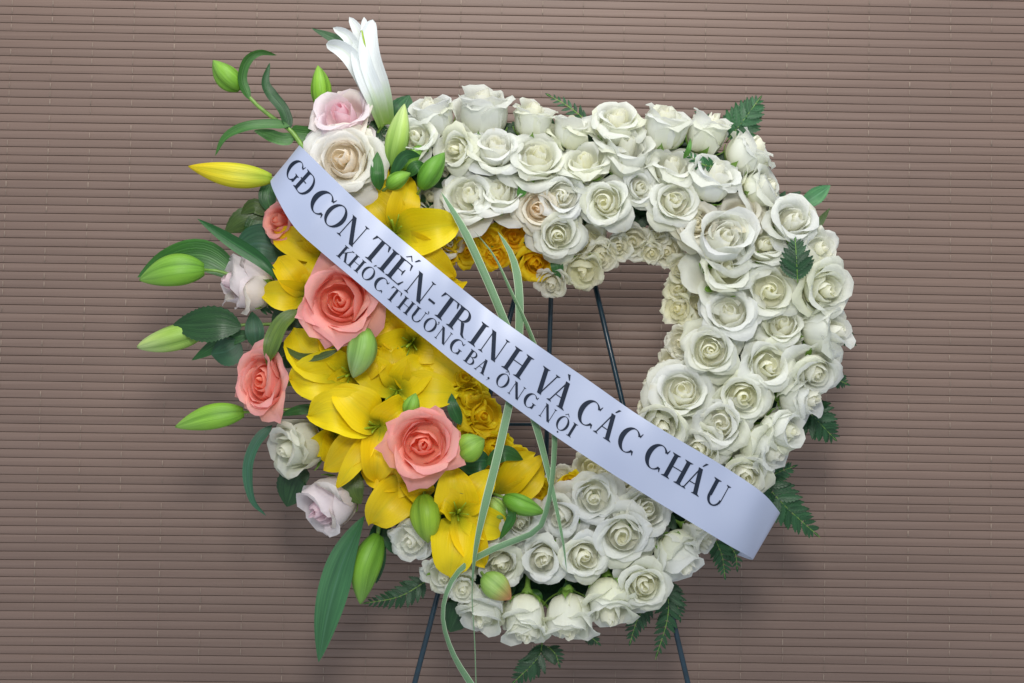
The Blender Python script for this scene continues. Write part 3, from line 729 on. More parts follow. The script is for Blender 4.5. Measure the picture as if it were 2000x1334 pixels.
bud([(766, 325, .105), (779, 262, .115), (790, 203, .11)], 44, BUDP, '', [(764, 350, .08)], o=bu)
bud([(470, 173, .05), (441, 148, .058), (416, 118, .056)], 46, BUDG, 'green lily bud at the end of the arching stem, top left corner', None)
bud([(628, 212, .06), (626, 165, .065), (621, 128, .06)], 40, BUDG, 'upright green bud standing behind the pale pink rose', [(632, 240, .04)], tint=(1.15, 1.1, .9))
bud([(530, 349, .075), (452, 342, .085), (368, 325, .08)], 47, BUDY, 'long yellow bud pointing left from the top end of the ribbon', [(560, 355, .06)])
bud([(399, 527, .085), (338, 530, .092), (272, 547, .088)], 62, BUDG, 'fat green bud farthest left with an open seam', [(430, 530, .08), (470, 545, .085), (520, 566, .085), (570, 585, .07)])
bud([(398, 643, .065), (335, 660, .07), (268, 678, .065)], 50, BUDP, 'pale green bud at far left half covered by a toothed rose leaf', [(470, 635, .055), (560, 632, .05)], sharp=.8)
bud([(476, 805, .075), (412, 815, .082), (342, 834, .078)], 48, BUDG, 'green bud pointing left below the narrow coral rose', [(560, 800, .06), (640, 798, .055)], tint=(1.1, 1.05, 1))
bud([(713, 642, .135), (707, 690, .14), (690, 738, .13)], 56, BUDP, 'pale green bud hanging in front of the yellow lilies under the coral rose', [(716, 625, .12), (725, 600, .09)], tint=(.72, .8, .95))
bud([(798, 812, .125), (805, 790, .13), (812, 768, .128)], 32, BUDG, 'tiny green bud touching the top of the big coral rose', [(795, 830, .11)])
bud([(897, 888, .135), (922, 872, .14), (946, 858, .135)], 54, BUDG, 'short fat green bud right of the big coral rose', [(880, 900, .1)], tint=(1.1, .95, 1))
bud([(828, 968, .115), (833, 1015, .125), (836, 1060, .115)], 58, BUDG, 'yellow green bud pointing down left of the lowest lily', [(830, 950, .09)], tint=(1.35, 1.05, .7))
bud([(985, 972, .12), (1020, 988, .13), (1064, 1002, .125)], 38, BUDG, 'dark green bud lying right over the crossing blades below the hole', [(965, 965, .10), (945, 955, .08)], tint=(.75, .85, .8))
bud([(945, 1125, .115), (968, 1145, .12), (998, 1170, .115)], 50, BUDR, 'green bud with a reddish tip hanging over the lowest white roses', [(935, 1110, .09)])
bud([(738, 1045, .07), (712, 1110, .08), (704, 1180, .07)], 58, BUDG, 'long green bud hanging down beside the big bluish leaf', [(742, 1015, .07), (750, 985, .06)], tint=(.9, .9, .9), r=.0028)
bud([(776, 330, .10), (808, 305, .11), (822, 280, .10)], 30, BUDG, 'small green bud in the cluster right of the tall pale bud', [(765, 350, .08)])
bud([(822, 368, .115), (842, 335, .12), (868, 298, .11)], 42, BUDG, 'dark green bud at the right of the cluster above the yellow lily', [(812, 385, .09)], tint=(.62, .75, .7))
bud([(757, 366, .12), (778, 350, .125), (802, 338, .12)], 32, BUDG, 'short green bud lying low in the cluster above the yellow lily', [(745, 375, .1)])
bud([(985, 1010, .105), (968, 990, .11), (950, 972, .1)], 34, BUDP, 'pale bud hidden behind the variegated blade and the lowest lily', None)

# ---------------------------------------------------------------- leaves, stems and blades
def leaf(pts, wd, mat, label, cat='leaf', name='leaf', group='lily and rose leaves around the left side', **kw):
    tint = kw.pop('tint', (1, 1, 1))
    o = strip(name, pts, wd, mat, **kw); o.color = (*tint, 1)
    return tag(o, label, cat, group)
# arching lily stem, top left
st = thing('lily_branch', 'arching green lily stem with narrow leaves at the top left', 'lily branch', P(595, 292, .07))
tube('stem', [(597, 296, .075), (570, 258, .07), (540, 235, .062), (505, 208, .058), (468, 170, .052)], .0034, STEM, 9, 16, st, taper=.72)
for pts, wd, mt, rl in [
 ([(487, 195, .058), (472, 155, .062), (482, 118, .066), (508, 102, .064), (541, 108, .05)], 20, GREEN, .5),
 ([(566, 255, .07), (553, 215, .072), (530, 185, .07), (518, 160, .07), (527, 122, .06)], 22, DARK, .3),
 ([(566, 246, .072), (530, 243, .08), (480, 248, .085), (440, 268, .08), (420, 305, .07)], 20, GREEN, .5),
 ([(575, 270, .07), (550, 272, .072), (520, 262, .07), (496, 255, .065)], 24, GREEN, .2),
 ([(565, 258, .068), (600, 262, .066), (650, 268, .055)], 30, GREEN, .1)]:
    lf = strip('leaf', pts, wd, mt, prof_blade, 4, 22, cup=.3, roll=rl, parent=st)
    lf.color = (1.3, 1.3, 1.2, 1) if mt is DARK else (1, 1, 1, 1)
leaf([(706, 172, .05), (690, 130, .05), (665, 85, .05), (608, 55, .045)], 26, DARK, 'narrow dark leaf behind the white trumpet lily', tint=(1.5, 1.5, 1.4), roll=.3)
leaf([(770, 245, .045), (785, 215, .05), (800, 186, .045)], 50, DARK, 'dark blunt leaf between pale bud and the first white roses', tint=(1.5, 1.8, 1.9), serr=.04)
leaf([(735, 240, .05), (745, 275, .055), (758, 300, .05)], 42, DARK, 'dark leaf under the base of the white lily')
leaf([(700, 262, .05), (725, 250, .055), (745, 232, .05)], 26, DARK, 'short dark leaf between pink rose and white lily')
leaf([(742, 372, .118), (737, 340, .13), (737, 296, .12)], 26, GREEN, 'glossy green leaf overlapping the cream rose and yellow petal', tint=(.6, .8, .6), fold=-.2)
leaf([(764, 345, .125), (790, 305, .135), (822, 304, .12)], 24, DARK, 'curled dark leaf in the green bud cluster', tint=(1.4, 1.6, 1.5), roll=.4)
leaf([(795, 345, .11), (812, 325, .118), (832, 322, .11)], 22, GREEN, 'small green leaf between the buds of the cluster', tint=(.7, .8, .8))
leaf([(700, 372, .085), (722, 362, .09), (738, 372, .085)], 24, DARK, 'small dark leaf at the lower right of the cream rose')
leaf([(548, 550, .105), (510, 510, .11), (450, 470, .10), (385, 427, .085)], 27, DARK, 'long dark glossy leaf pointing up left above the blush rose', tint=(1.0, 1.6, 1.1), fold=-.35)
leaf([(470, 545, .055), (400, 500, .06), (330, 510, .06), (268, 542, .055)], 62, GREEN, 'broad green leaf lying behind the fat left bud', tint=(.8, .95, .8))
leaf([(560, 500, .04), (510, 475, .05), (455, 490, .045)], 76, TEAL, 'broad bluish leaf behind the dark glossy leaf', tint=(.7, .75, .85))
leaf([(520, 415, .04), (475, 430, .045), (438, 455, .04)], 46, OLIVE, 'folded olive rose leaf at the upper left', tint=(.5, .62, .6), serr=.05, fold=.3)
leaf([(525, 420, .045), (497, 402, .05), (470, 418, .045)], 28, OLIVE, 'small folded leaf above the olive rose leaf', tint=(.5, .6, .5), serr=.04)
leaf([(512, 415, .038), (495, 450, .042), (480, 470, .038)], 42, GREEN, 'mid green leaf hanging behind the olive rose leaf', tint=(.6, .65, .6), serr=.05)
leaf([(530, 352, .05), (522, 385, .055), (535, 420, .05)], 34, DARK, 'dark leaf beside the left end of the ribbon', tint=(1.8, 1.8, 1.6))
leaf([(472, 640, .085), (430, 632, .092), (385, 635, .09), (338, 634, .08)], 66, DARK, 'toothed dark rose leaf lying on the pale far left bud', serr=.06, nv=30, tint=(1, 1.1, .9))
leaf([(470, 668, .06), (445, 685, .065), (412, 692, .06)], 58, TEAL, 'bluish rounded leaf above the narrow coral rose', serr=.04, nv=24, tint=(.5, .6, .6))
leaf([(500, 650, .062), (440, 665, .062), (374, 704, .055)], 30, DARK, 'small pointed leaf under the toothed rose leaf', tint=(1.3, 1.7, 1.2))
leaf([(500, 680, .075), (497, 645, .08), (492, 608, .07)], 36, TEAL, 'upright bluish leaf left of the curled olive leaf', tint=(.5, .6, .6))
leaf([(582, 605, .10), (552, 630, .112), (532, 670, .12), (521, 714, .11)], 40, OLIVE, 'curled olive leaf hanging over the narrow coral rose', roll=lambda v: .7*math.sin(v*4), tint=(.75, .85, .7))
leaf([(590, 640, .07), (560, 620, .072), (530, 635, .065)], 52, DARK, 'dark leaf behind the curled olive leaf')
leaf([(545, 670, .06), (565, 695, .062), (560, 720, .055)], 40, DARK, 'dark leaf under the curled olive leaf')
leaf([(552, 676, .11), (590, 697, .125), (640, 690, .13), (690, 655, .125)], 16, OLIVE, 'thin olive leaf curving below the big coral rose', roll=.3, tint=(.6, .6, .6))
leaf([(532, 830, .08), (500, 865, .085), (484, 915, .085), (492, 975, .08), (520, 1008, .07)], 20, TEAL, 'bluish ribbon like leaf hanging in an arc at the left', prof=prof_blade, roll=.3, nv=24, tint=(.75, .8, .95))
leaf([(645, 800, .06), (590, 800, .07), (545, 812, .06)], 20, GREEN, 'narrow leaf along the stem above the white left rose', tint=(.6, .8, .8))
leaf([(605, 925, .045), (580, 935, .05), (560, 990, .045)], 66, DARK, 'broad dark leaf between white and lilac roses at the left', serr=.04, nv=24)
leaf([(712, 1008, .085), (690, 1050, .09), (665, 1110, .09), (640, 1200, .085), (622, 1294, .07)], 60, TEAL, 'big bluish green lily leaf hanging lowest at the left', roll=lambda v: .9*(1-v)**2, nv=28, nu=6, ruffle=.05, tint=(1.0, 1.05, .9))
leaf([(750, 1045, .05), (738, 1075, .055), (735, 1140, .045)], 34, DARK, 'dark leaf behind the long hanging bud', tint=(1.2, 1.3, 1.4))
leaf([(755, 1010, .055), (745, 1030, .06), (722, 1075, .05)], 32, TEAL, 'short bluish leaf above the long hanging bud', tint=(.5, .6, .55))
leaf([(752, 1025, .06), (765, 1060, .062), (782, 1086, .055)], 30, DARK, 'dark oval leaf left of the small ruffled rose', tint=(1.3, 1.4, 1.5))
leaf([(700, 925, .09), (690, 955, .095), (705, 985, .09)], 40, OLIVE, 'feathery olive leaf above the lilac rose', tint=(.6, .7, .6), serr=.12, nv=30)
leaf([(900, 830, .10), (885, 795, .105), (882, 768, .1)], 24, DARK, 'upright dark leaf at the upper right of the big coral rose', tint=(1.3, 1.9, 1.5))
leaf([(895, 905, .09), (935, 900, .1), (958, 900, .09)], 50, DARK, 'glossy dark leaf under the short fat bud', tint=(1.2, 1.6, 1.7))
leaf([(950, 908, .095), (985, 885, .105), (1022, 898, .09)], 30, GREEN, 'green leaf crossed by the long blade below the hole', tint=(.6, .75, .7))
leaf([(905, 965, .12), (870, 945, .112), (780, 952, .10)], 18, TEAL, 'thin bluish leaf below the big coral rose', tint=(.6, .7, .8))
leaf([(990, 985, .12), (1000, 1010, .13), (975, 1055, .12)], 20, GREEN, 'curved green leaf right of the lowest lily', roll=.5, tint=(.5, .75, .65))
leaf([(790, 970, .06), (790, 1000, .065), (795, 1035, .06)], 40, DARK, 'dark leaf behind the yellow green bud')
leaf([(890, 1150, .04), (900, 1180, .05), (878, 1235, .04)], 70, DARK, 'large dark leaf behind the lowest left white roses', serr=.03)
leaf([(1563, 402, .05), (1590, 385, .055), (1622, 362, .05)], 32, TEAL, 'single pale green toothed leaf sticking out at upper right', serr=.05, nv=26, tint=(1.7, 1.6, 1.4))
leaf([(1575, 475, .04), (1597, 440, .045), (1621, 406, .04)], 16, OLIVE, 'narrow leaf seen edge on at the upper right edge', tint=(.5, .6, .6))
leaf([(1335, 310, .085), (1345, 292, .1), (1349, 270, .095)], 10, GREEN, 'thin pointed sepal like leaf left of the slender top rose', tint=(1.4, 1.4, 1))
leaf([(1012, 385, .10), (1020, 370, .105), (1012, 358, .1)], 18, GREEN, 'small green leaf among white roses above the peach hearted one', tint=(1.4, 1.4, 1))
leaf([(1080, 500, .065), (1088, 520, .07), (1092, 545, .06)], 24, DARK, 'dark leaf between largest amber rose and cream roses', tint=(2, 2, 1.5))
leaf([(1020, 470, .06), (1050, 478, .065), (1075, 492, .06)], 20, DARK, 'dark leaf under the oval white rose')
leaf([(1110, 1145, .05), (1105, 1165, .06), (1108, 1185, .06)], 32, GREEN, 'green leaf above the lowest white rose', tint=(1.3, 1.2, 1))
leaf([(1040, 1150, .05), (1045, 1165, .055), (1050, 1185, .05)], 28, GREEN, 'green leaf above the rose left of the lowest one', tint=(1.1, 1.1, 1))

BG = 'variegated grass blades draped over the wreath'
def blade(pts, wd, label, prof=prof_blade, **kw):
    tint = kw.pop('tint', (1, 1, 1))
    o = strip('grass_blade', pts, wd, GRASS, prof, 6, 40, cup=-.25, **kw); o.color = (*tint, 1); return tag(o, label, 'grass blade', BG)
blade([(861, 374, .135), (905, 448, .142), (948, 540, .145), (985, 628, .145), (1012, 700, .143), (1035, 790, .143), (1058, 870, .14), (1082, 970, .138), (1100, 1060, .13), (1107, 1118, .12)], 15, 'long variegated blade from the upper left lily down to the bottom white roses', roll=lambda v: .2*math.sin(v*6))
blade([(925, 450, .12), (965, 500, .13), (1000, 575, .138), (1028, 635, .14), (1052, 700, .14), (1078, 790, .14), (1084, 860, .14), (1078, 950, .14), (1066, 1005, .136), (1050, 1036, .134), (1012, 1054, .134), (960, 1074, .135), (905, 1106, .13), (874, 1150, .12), (864, 1210, .11), (885, 1280, .10), (925, 1345, .09)], 12, 'variegated blade that loops left at the bottom and hangs below the frame', prof=lambda v: min(1, v/.25)**.9*(1+.15*math.sin(v*14)), roll=lambda v: .8*math.sin(v*9))
blade([(972, 452, .12), (1000, 500, .13), (1013, 560, .138), (1014, 650, .138), (1006, 730, .14), (990, 810, .145), (968, 905, .152), (944, 1000, .156), (928, 1080, .146), (922, 1160, .115), (927, 1250, .10), (930, 1345, .09)], 15, 'variegated blade crossing the hole and hanging straight to the bottom', prof=lambda v: min(1, v/.1)**.6*max(.12, min(1, (0.80-v)/.22)))

# ---------------------------------------------------------------- ferns
def leaflet_mesh():
    V, F, U, W_ = [], [], [], []; n = 14
    for j in range(n+1):
        v = j/n; hw = 0.17*max(0.0, math.sin(PI*(0.06+0.94*v)**0.8))**0.8*(1.18 if j % 2 else .82)
        for u in (-1, 0, 1): V.append((v, u*hw, 0.03*abs(u)-0.08*v*v)); U.append(u); W_.append(v)
    for j in range(n):
        for c in range(2): F.append((j*3+c, j*3+c+1, j*3+c+4, j*3+c+3))
    return mesh('leaflet', V, F, FERN, True, {'pu': U, 'pv': W_})
LFM = leaflet_mesh()
def fern(pts, wd, label, n=9, tint=1.0, roll=0.0):
    wp = [P(*p) for p in pts]; c = catmull(wp, 40); fr = frames(c); o = thing('fern_frond', label, 'fern', wp[0], 'fern fronds around the rim')
    tube('rachis', pts, .0009, STEM, 5, 10, o, taper=.5)
    for k in range(n):
        f = 0.10+0.84*k/n; i = int(f*40); t, s, nn = fr[i]
        q = Matrix.Rotation(roll, 3, t); s2, n2 = q @ s, q @ nn
        L = wd*K*0.62*(1-f**1.5)**0.8*(0.75+0.25*min(1, f*5))+.003
        for sg in (-1, 1):
            ang = 0.95-0.35*f+random.uniform(-.1, .1)
            x = (t*math.cos(ang)+s2*sg*math.sin(ang)+n2*random.uniform(-.25, .15)).normalized()
            z = (n2-x*n2.dot(x)).normalized(); y = z.cross(x)
            m = Matrix((x, y, z)).transposed().to_4x4() @ Matrix.Scale(L, 4)
            if sg < 0: m = m @ Matrix.Scale(1, 4)
            m.translation = c[i]-wp[0]
            l = obj('leaflet', LFM, o); l.matrix_basis = m; v = tint*random.uniform(.8, 1.25); l.color = (v, v, v, 1)
    l = obj('leaflet', LFM, o); t, s, nn = fr[37]
    m = Matrix((t, nn.cross(t), nn)).transposed().to_4x4() @ Matrix.Scale(.010, 4); m.translation = c[36]-wp[0]; l.matrix_basis = m
    return o
random.seed(31)
fern([(1150, 240, .03), (1110, 208, .035), (1068, 184, .03)], 34, 'small fern tip at the top edge right of the middle', 7, roll=.5)
fern([(1418, 278, .03), (1448, 240, .035), (1487, 188, .03)], 80, 'large fern at the upper right corner', 11, 1.3)
fern([(1400, 260, .025), (1382, 240, .03), (1362, 222, .025)], 34, 'fern bit behind the slender top rose', 6)
fern([(1400, 325, .09), (1375, 322, .095), (1340, 300, .09)], 34, 'short fern lying between the upper right roses', 6, 1.6)
fern([(1558, 552, .125), (1556, 510, .13), (1553, 464, .125)], 66, 'upright dark fern lying on the white roses at the right', 9, 0.8)
fern([(1625, 640, .02), (1645, 655, .025), (1667, 671, .02)], 40, 'short fern tip at the right edge, upper one', 6)
fern([(1615, 728, .02), (1633, 740, .025), (1654, 750, .02)], 38, 'short fern tip at the right edge, lower one', 6)
fern([(1560, 785, .02), (1590, 815, .03), (1633, 860, .025)], 84, 'wide fern at the right below the goblet rose', 10, 1.0)
fern([(1490, 945, .02), (1515, 925, .03), (1553, 910, .025)], 50, 'fern pointing right above the right end of the ribbon', 7, 1.2)
fern([(1485, 935, .03), (1535, 990, .035), (1602, 1050, .03)], 84, 'longest fern, hanging down right from the ribbon end', 12, 1.1)
fern([(1395, 1050, .03), (1410, 1085, .035), (1416, 1128, .03)], 46, 'fern hanging under the right end of the ribbon, left one', 7, 1.2)
fern([(1410, 1050, .03), (1435, 1080, .035), (1440, 1112, .03)], 40, 'fern hanging under the right end of the ribbon, right one', 6, 1.2)
fern([(1300, 1120, .03), (1305, 1200, .035), (1280, 1288, .03)], 60, 'long fern hanging in front of the right easel leg', 11, .9)
fern([(1270, 1170, .03), (1245, 1210, .035), (1230, 1258, .03)], 50, 'fern hanging at the lower right beside the long one', 8, .8)
fern([(1310, 1150, .028), (1322, 1180, .03), (1328, 1210, .025)], 40, 'short fern against the top of the lower right easel leg', 6, .8)
fern([(1060, 1250, .02), (1050, 1285, .03), (1000, 1336, .025)], 64, 'fern below the lowest roses pointing down left', 9, .8)
fern([(1070, 1262, .02), (1085, 1278, .025), (1092, 1298, .02)], 34, 'fern scrap below the lowest roses, small one', 5, .8)
fern([(1140, 1235, .02), (1155, 1245, .025), (1168, 1256, .02)], 30, 'tiny fern tip right of the lowest rose', 5, .8)
fern([(840, 1130, .03), (780, 1165, .035), (708, 1179, .03)], 52, 'fern pointing left below the small ruffled rose', 11, .8)
fern([(500, 600, .05), (530, 595, .055), (570, 570, .05)], 34, 'thin leaved sprig right of the blush rose', 7, 1.3)

# ---------------------------------------------------------------- ribbon with its printed words
TE = [(590, 284), (606, 304), (657, 354), (706, 400), (778, 462), (850, 521), (910, 570), (970, 617), (1054, 677), (1150, 743), (1240, 806), (1323, 857), (1409, 908), (1486, 960), (1520, 997)]
BE = [(528, 349), (538, 381), (574, 442), (625, 490), (701, 554), (775, 618), (838, 668), (899, 717), (985, 780), (1083, 851), (1178, 914), (1262, 967), (1349, 1020), (1425, 1066), (1467, 1089)]
RD = [.112, .132, .152, .158, .160, .160, .160, .160, .160, .160, .160, .160, .158, .150, .122]
TE = [(592, 292), (585, 284)]+TE[1:]+[(1521, 1004), (1508, 1010)]
BE = [(552, 372), (529, 352)]+BE[1:]+[(1466, 1093), (1440, 1084)]
RD = [.070, .104]+RD[1:]+[.100, .070]
NR = 150
tc_ = catmull([P(x, y, d) for (x, y), d in zip(TE, RD)], 600)
def edge(pts):                         # same parameter on both edges
    q = [Vector((x, y, d)) for (x, y), d in zip(pts, RD)]
    q = [2*q[0]-q[1]]+q+[2*q[-1]-q[-2]]
    def f(t):
        i = min(len(q)-4, int(t)); u = t-i; a, b, c, d = q[i:i+4]
        v = 0.5*((2*b)+(c-a)*u+(2*a-5*b+4*c-d)*u*u+(3*b-a-3*c+d)*u**3)
        return v
    return f
fT, fB = edge(TE), edge(BE); TM = len(TE)-1
def rib(t, f, lift=0.0):
    v = fT(t).lerp(fB(t), f); bow = 0.0012*(1-(2*f-1)**2)
    wav = 0.0016*math.sin(t*2.3+f*1.5)+0.0009*math.sin(t*5.1-f*3)
    return P(v.x, v.y, v.z+bow+wav+lift)
o0 = rib(TM/2, .5)
ribbon = thing('ribbon', 'broad pale satin ribbon with black printed words running diagonally across the wreath', 'ribbon', o0)
V, F = [], []; nf = 12
for j in range(NR+1):
    t = TM*j/NR
    for i in range(nf+1): V.append(rib(t, i/nf)-o0)
for j in range(NR):
    for i in range(nf):
        a = j*(nf+1)+i; F.append((a, a+1, a+nf+2, a+nf+1))
band = obj('band', mesh('band', V, F, RIBBON), ribbon)
# arc length tables
def arc_table(f):
    T = [TM*i/800 for i in range(801)]; pts = [fT(t).lerp(fB(t), f) for t in T]; L = [0]
    for i in range(800): L.append(L[-1]+math.hypot(pts[i+1].x-pts[i].x, pts[i+1].y-pts[i].y))
    return T, pts, L
def t_at(tab, s):
    T, _, L = tab; lo, hi = 0, 800
    while hi-lo > 1:
        m = (lo+hi)//2
        if L[m] < s: lo = m
        else: hi = m
    return T[lo]+(T[hi]-T[lo])*(s-L[lo])/max(1e-6, L[hi]-L[lo])
# glyphs: unit cap height; every glyph is a list of polygons
TK, TN = 0.168, 0.038
def quad(a, b, c, d): return [a, b, c, d]
def serif(x, y, up, w=0.12, tk=TK):    # foot (up=1) or head (up=-1) of a stem centred on x
    h = 0.03*up
    return [[(x-tk/2-w, y), (x+tk/2+w, y), (x+tk/2+w*.8, y+h*.8), (x+tk/2, y+h*2.4), (x-tk/2, y+h*2.4), (x-tk/2-w*.8, y+h*.8)]]
def stem(x, y0=0, y1=1, tk=TK, bot=True, top=True, w=0.10):
    a, b = y0+(.05 if bot else 0), y1-(.05 if top else 0)
    g = [[(x-tk/2, a), (x+tk/2, a), (x+tk/2, b), (x-tk/2, b)]]
    if bot: g += serif(x, y0, 1, w, tk)
    if top: g += serif(x, y1, -1, w, tk)
    return g
def line(x0, y0, x1, y1, tk): return [[(x0-tk/2, y0), (x0+tk/2, y0), (x1+tk/2, y1), (x1-tk/2, y1)]]
def bar(x0, x1, y, tk=TN): return [[(x0, y-tk/2), (x1, y-tk/2), (x1, y+tk/2), (x0, y+tk/2)]]
def arc(cx, cy, rx, ry, tx, ty, a0, a1, n=22, shift=0.0):  # outer ellipse against a narrower inner one
    out = []; P0 = []
    for i in range(n+1):
        a = math.radians(a0+(a1-a0)*i/n); c, s = math.cos(a), math.sin(a)
        P0.append(((cx+rx*c, cy+ry*s), (cx+shift+(rx-tx)*c, cy+(ry-ty)*s)))
    for i in range(n): out.append([P0[i][0], P0[i+1][0], P0[i+1][1], P0[i][1]])
    return out
def O_(w=.80): return arc(w/2, .5, w/2, .52, .155, TN, 0, 360, 36)
def C_(w=.76):
    g = arc(w*.55, .5, w*.55, .52, .17, TN, 38, 322, 32, .03)
    g += [[(w*.985, .80), (w*1.03, .99), (w*.995, .99), (w*.90, .82)], [(w*.985, .19), (w*1.03, .03), (w*.995, .02), (w*.88, .17)]]
    return g
def G_(w=.84):
    g = arc(w*.50, .5, w*.50, .52, .17, TN, 42, 318, 32, .03)
    g += [[(w*.90, .80), (w*.94, .99), (w*.905, .99), (w*.80, .82)]]
    g += stem(w*.86, .10, .44, .12, False, True, .09)+[[(w*.80, .16), (w*.86-.06, .10), (w*.86+.06, .10), (w*.86+.0, .04), (w*.72, .08)]]
    return g
def D_(w=.80): return stem(.17)+bar(.2, .40, 1-TN/2)+bar(.2, .40, TN/2)+arc(.38, .5, w-.38, .5, .14, TN, -90, 90, 20)
def B_(w=.66):
    return (stem(.17)+bar(.2, .36, 1-TN/2)+bar(.2, .38, TN/2)+bar(.2, .38, .53)+arc(.34, .763, w-.40, .237, .12, TN, -90, 90, 14)+arc(.37, .26, w-.36, .26, .135, TN, -90, 90, 14))
def R_(w=.82):
    return (stem(.17)+bar(.2, .38, 1-TN/2)+bar(.2, .40, .48)+arc(.36, .733, .29, .267, .13, TN, -90, 90, 14)
            + [[(.40, .47), (.55, .49), (.74, .10), (.86, .0), (.94, .03), (.92, .0), (.78, -.02), (.66, .03)]])
def E_(w=.66):
    return stem(.17)+bar(.2, w-.02, 1-TN/2)+bar(.2, w, TN/2)+bar(.2, w-.16, .53)+[[(w-.02, 1), (w+.02, .76), (w-.015, .76), (w-.10, 1-TN)], [(w, 0), (w+.07, .24), (w+.035, .25), (w-.08, TN)], [(w-.17, .66), (w-.14, .66), (w-.14, .40), (w-.17, .40), (w-.22, .53)]]
def T_(w=.78): return stem(w/2, 0, 1, TK, True, False)+bar(.03, w-.03, 1-TN/2)+[[(.03, 1), (-.01, .77), (.03, .77), (.13, 1-TN)], [(w-.03, 1), (w+.01, .77), (w-.03, .77), (w-.13, 1-TN)]]
def I_(): return stem(.17)
def H_(w=.88): return stem(.17)+stem(w-.17)+bar(.2, w-.2, .51)
def N_(w=.90): return stem(.13, 0, 1, TN, True, False, .09)+stem(w-.13, 0, 1, TN, False, True, .09)+line(.13, 1, w-.13-.03, -.02, .19)+[[(.0, 1), (.13, 1), (.18, .92), (.05, .98)]]
def V_(w=.86): return line(.18, 1, w/2+.02, -.01, .18)+line(w-.16, 1, w/2+.04, .03, TN*1.3)+serif(.18, 1, -1, .10, .15)+serif(w-.15, 1, -1, .09, TN)
def A_(w=.86): return line(w-.19, 0, w/2-.02, 1.01, .18)+line(.15, 0, w/2-.04, .96, TN*1.3)+bar(.24, w-.24, .36)+serif(w-.19, 0, 1, .10, .15)+serif(.15, 0, 1, .09, TN)
def U_(w=.84): return stem(.17, .32, 1, TK, False, True)+stem(w-.13, .32, 1, TN, False, True, .09)+arc((.17-TK/2+w-.13+TN/2)/2, .33, (w-.13+TN/2-.17+TK/2)/2, .35, .11, TN*1.6, 180, 360, 18, .02)
def K_(w=.80): return stem(.17)+line(.22, .42, w-.12, 1, TN*1.6)+serif(w-.12, 1, -1, .09, TN)+[[(.33, .55), (.44, .66), (w-.02, .0), (w-.18, .0)]]+serif(w-.08, 0, 1, .08, .12)
def acute(cx, y=1.14): return [[(cx-.06, y), (cx-.01, y), (cx+.13, y+.19), (cx+.02, y+.17)]]
def grave(cx, y=1.10): return [[(cx+.06, y), (cx+.01, y), (cx-.15, y+.18), (cx-.04, y+.21)]]
def circ(cx, y=1.10): return [[(cx-.17, y), (cx-.12, y), (cx, y+.12), (cx, y+.19)], [(cx+.17, y), (cx+.12, y), (cx, y+.12), (cx, y+.19)]]
def disc(cx, cy, r): return [[(cx+r*math.cos(i*PI/5), cy+r*math.sin(i*PI/5)) for i in range(10)]]
def horn(x, y): return arc(x, y+.10, .11, .10, .045, .03, -90, 80, 8)+disc(x+.03, y+.19, .045)
def comma(): return disc(.10, .05, .075)+[[(.16, .06), (.17, .02), (.04, -.18), (.03, -.16), (.12, -.02)]]
G = {'G': (G_(), .84), 'D/': (D_()+bar(.02, .40, .52, TN*1.3), .80), 'C': (C_(), .78), 'O': (O_(), .80), 'N': (N_(), .90), 'T': (T_(), .78), 'I': (I_(), .34), 'E^/': (E_()+circ(.36)+acute(.64, 1.17), .70),
     '-': (bar(0, .30, .36, .09), .30), 'R': (R_(), .90), 'H': (H_(), .88), 'V': (V_(), .86), 'A`': (A_()+grave(.38), .86), 'A/': (A_()+acute(.48, 1.10), .86), 'U': (U_(), .84), 'K': (K_(), .80),
     'O/': (O_()+acute(.40), .80), 'U+': (U_()+horn(.78, .96), .90), 'O+': (O_()+horn(.70, .84), .84), 'B': (B_(), .68), 'A': (A_(), .86), ',': (comma(), .2), 'O^': (O_()+circ(.40), .80), 'O^.': (O_()+circ(.40)+disc(.40, -.17, .06), .80)}
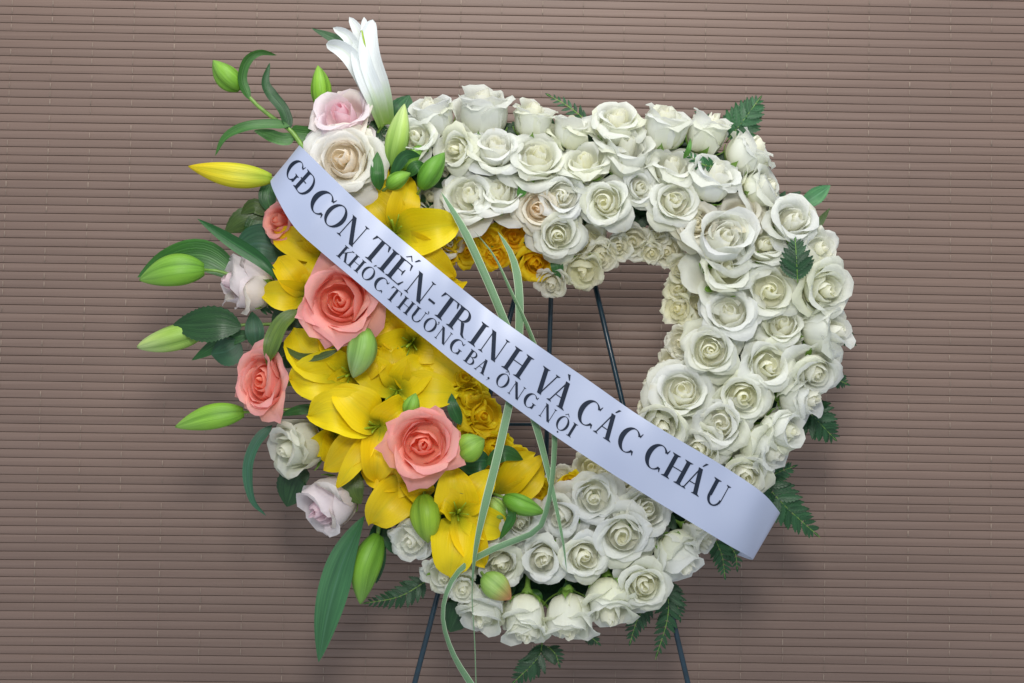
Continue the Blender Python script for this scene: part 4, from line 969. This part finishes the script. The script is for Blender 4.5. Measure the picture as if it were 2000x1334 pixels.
def text_row(row, f0, cap, name):
    tab = arc_table(f0-0.45*cap/118.0); V, F = [], []; z = 0
    tabb = arc_table(f0)
    for ch, x, y, *sx in row:
        sx = sx[0] if sx else (1.12 if cap > 40 else 1.2)
        _, pts, L = tab
        i = min(range(801), key=lambda k: (pts[k].x-x)**2+(pts[k].y-y)**2); s0 = tabb[2][i]
        polys, wdt = G[ch]
        for pl in polys:
            z += 1; b = len(V); lift = 0.0004+0.0000025*(z % 60)
            # cut long polygons so that they follow the ribbon
            if len(pl) == 4 and max(abs(pl[0][1]-pl[2][1]), abs(pl[0][0]-pl[2][0])) > .3:
                a, b_, c, d = pl; lr = abs(a[1]-d[1]) > .2 or abs(a[0]-d[0]) > .25
                if lr: e1, e2 = (a, d), (b_, c)
                else: e1, e2 = (a, b_), (d, c)
                n = 6; ring_ = []
                for k in range(n+1):
                    u = k/n; ring_.append((e1[0][0]+(e1[1][0]-e1[0][0])*u, e1[0][1]+(e1[1][1]-e1[0][1])*u)); ring_.append((e2[0][0]+(e2[1][0]-e2[0][0])*u, e2[0][1]+(e2[1][1]-e2[0][1])*u))
                for q in ring_: V.append(rib(t_at(tabb, s0+(q[0]-wdt/2)*cap*sx), f0-q[1]*cap/118.0, lift)-o0)
                for k in range(n): F.append((b+2*k, b+2*k+1, b+2*k+3, b+2*k+2))
            else:
                for q in pl: V.append(rib(t_at(tabb, s0+(q[0]-wdt/2)*cap*sx), f0-q[1]*cap/118.0, lift)-o0)
                F.append(tuple(range(b, b+len(pl))))
    obj(name, mesh(name, V, F, INK, False), ribbon)
row1 = [('G', 575, 333, .78), ('D/', 599, 357, .90), ('C', 633, 391), ('O', 660, 416), ('N', 694, 447), ('T', 741, 483), ('I', 764, 505), ('E^/', 786, 524), ('N', 823, 557), ('-', 847, 583), ('T', 876, 595), ('R', 909, 621), ('I', 940, 645), ('N', 971, 668), ('H', 1018, 700),
        ('V', 1072, 736), ('A`', 1100, 763), ('C', 1153, 799), ('A/', 1190, 826), ('C', 1232, 854), ('C', 1284, 888), ('H', 1325, 914), ('A/', 1360, 936), ('U', 1407, 953, 1.0)]
row2 = [('K', 669, 502), ('H', 692, 521), ('O/', 714, 541), ('C', 736, 562), ('T', 765, 582), ('H', 788, 602), ('U+', 813, 622), ('O+', 835, 643), ('N', 860, 664), ('G', 885, 684), ('B', 916, 705), ('A', 938, 723), (',', 952, 740), ('O^', 979, 749), ('N', 1006, 768), ('G', 1033, 788), ('N', 1067, 809), ('O^.', 1096, 831), ('I', 1115, 845)]
text_row(row1, .605, 46.5, 'large_lettering')
text_row(row2, .885, 26.5, 'small_lettering')
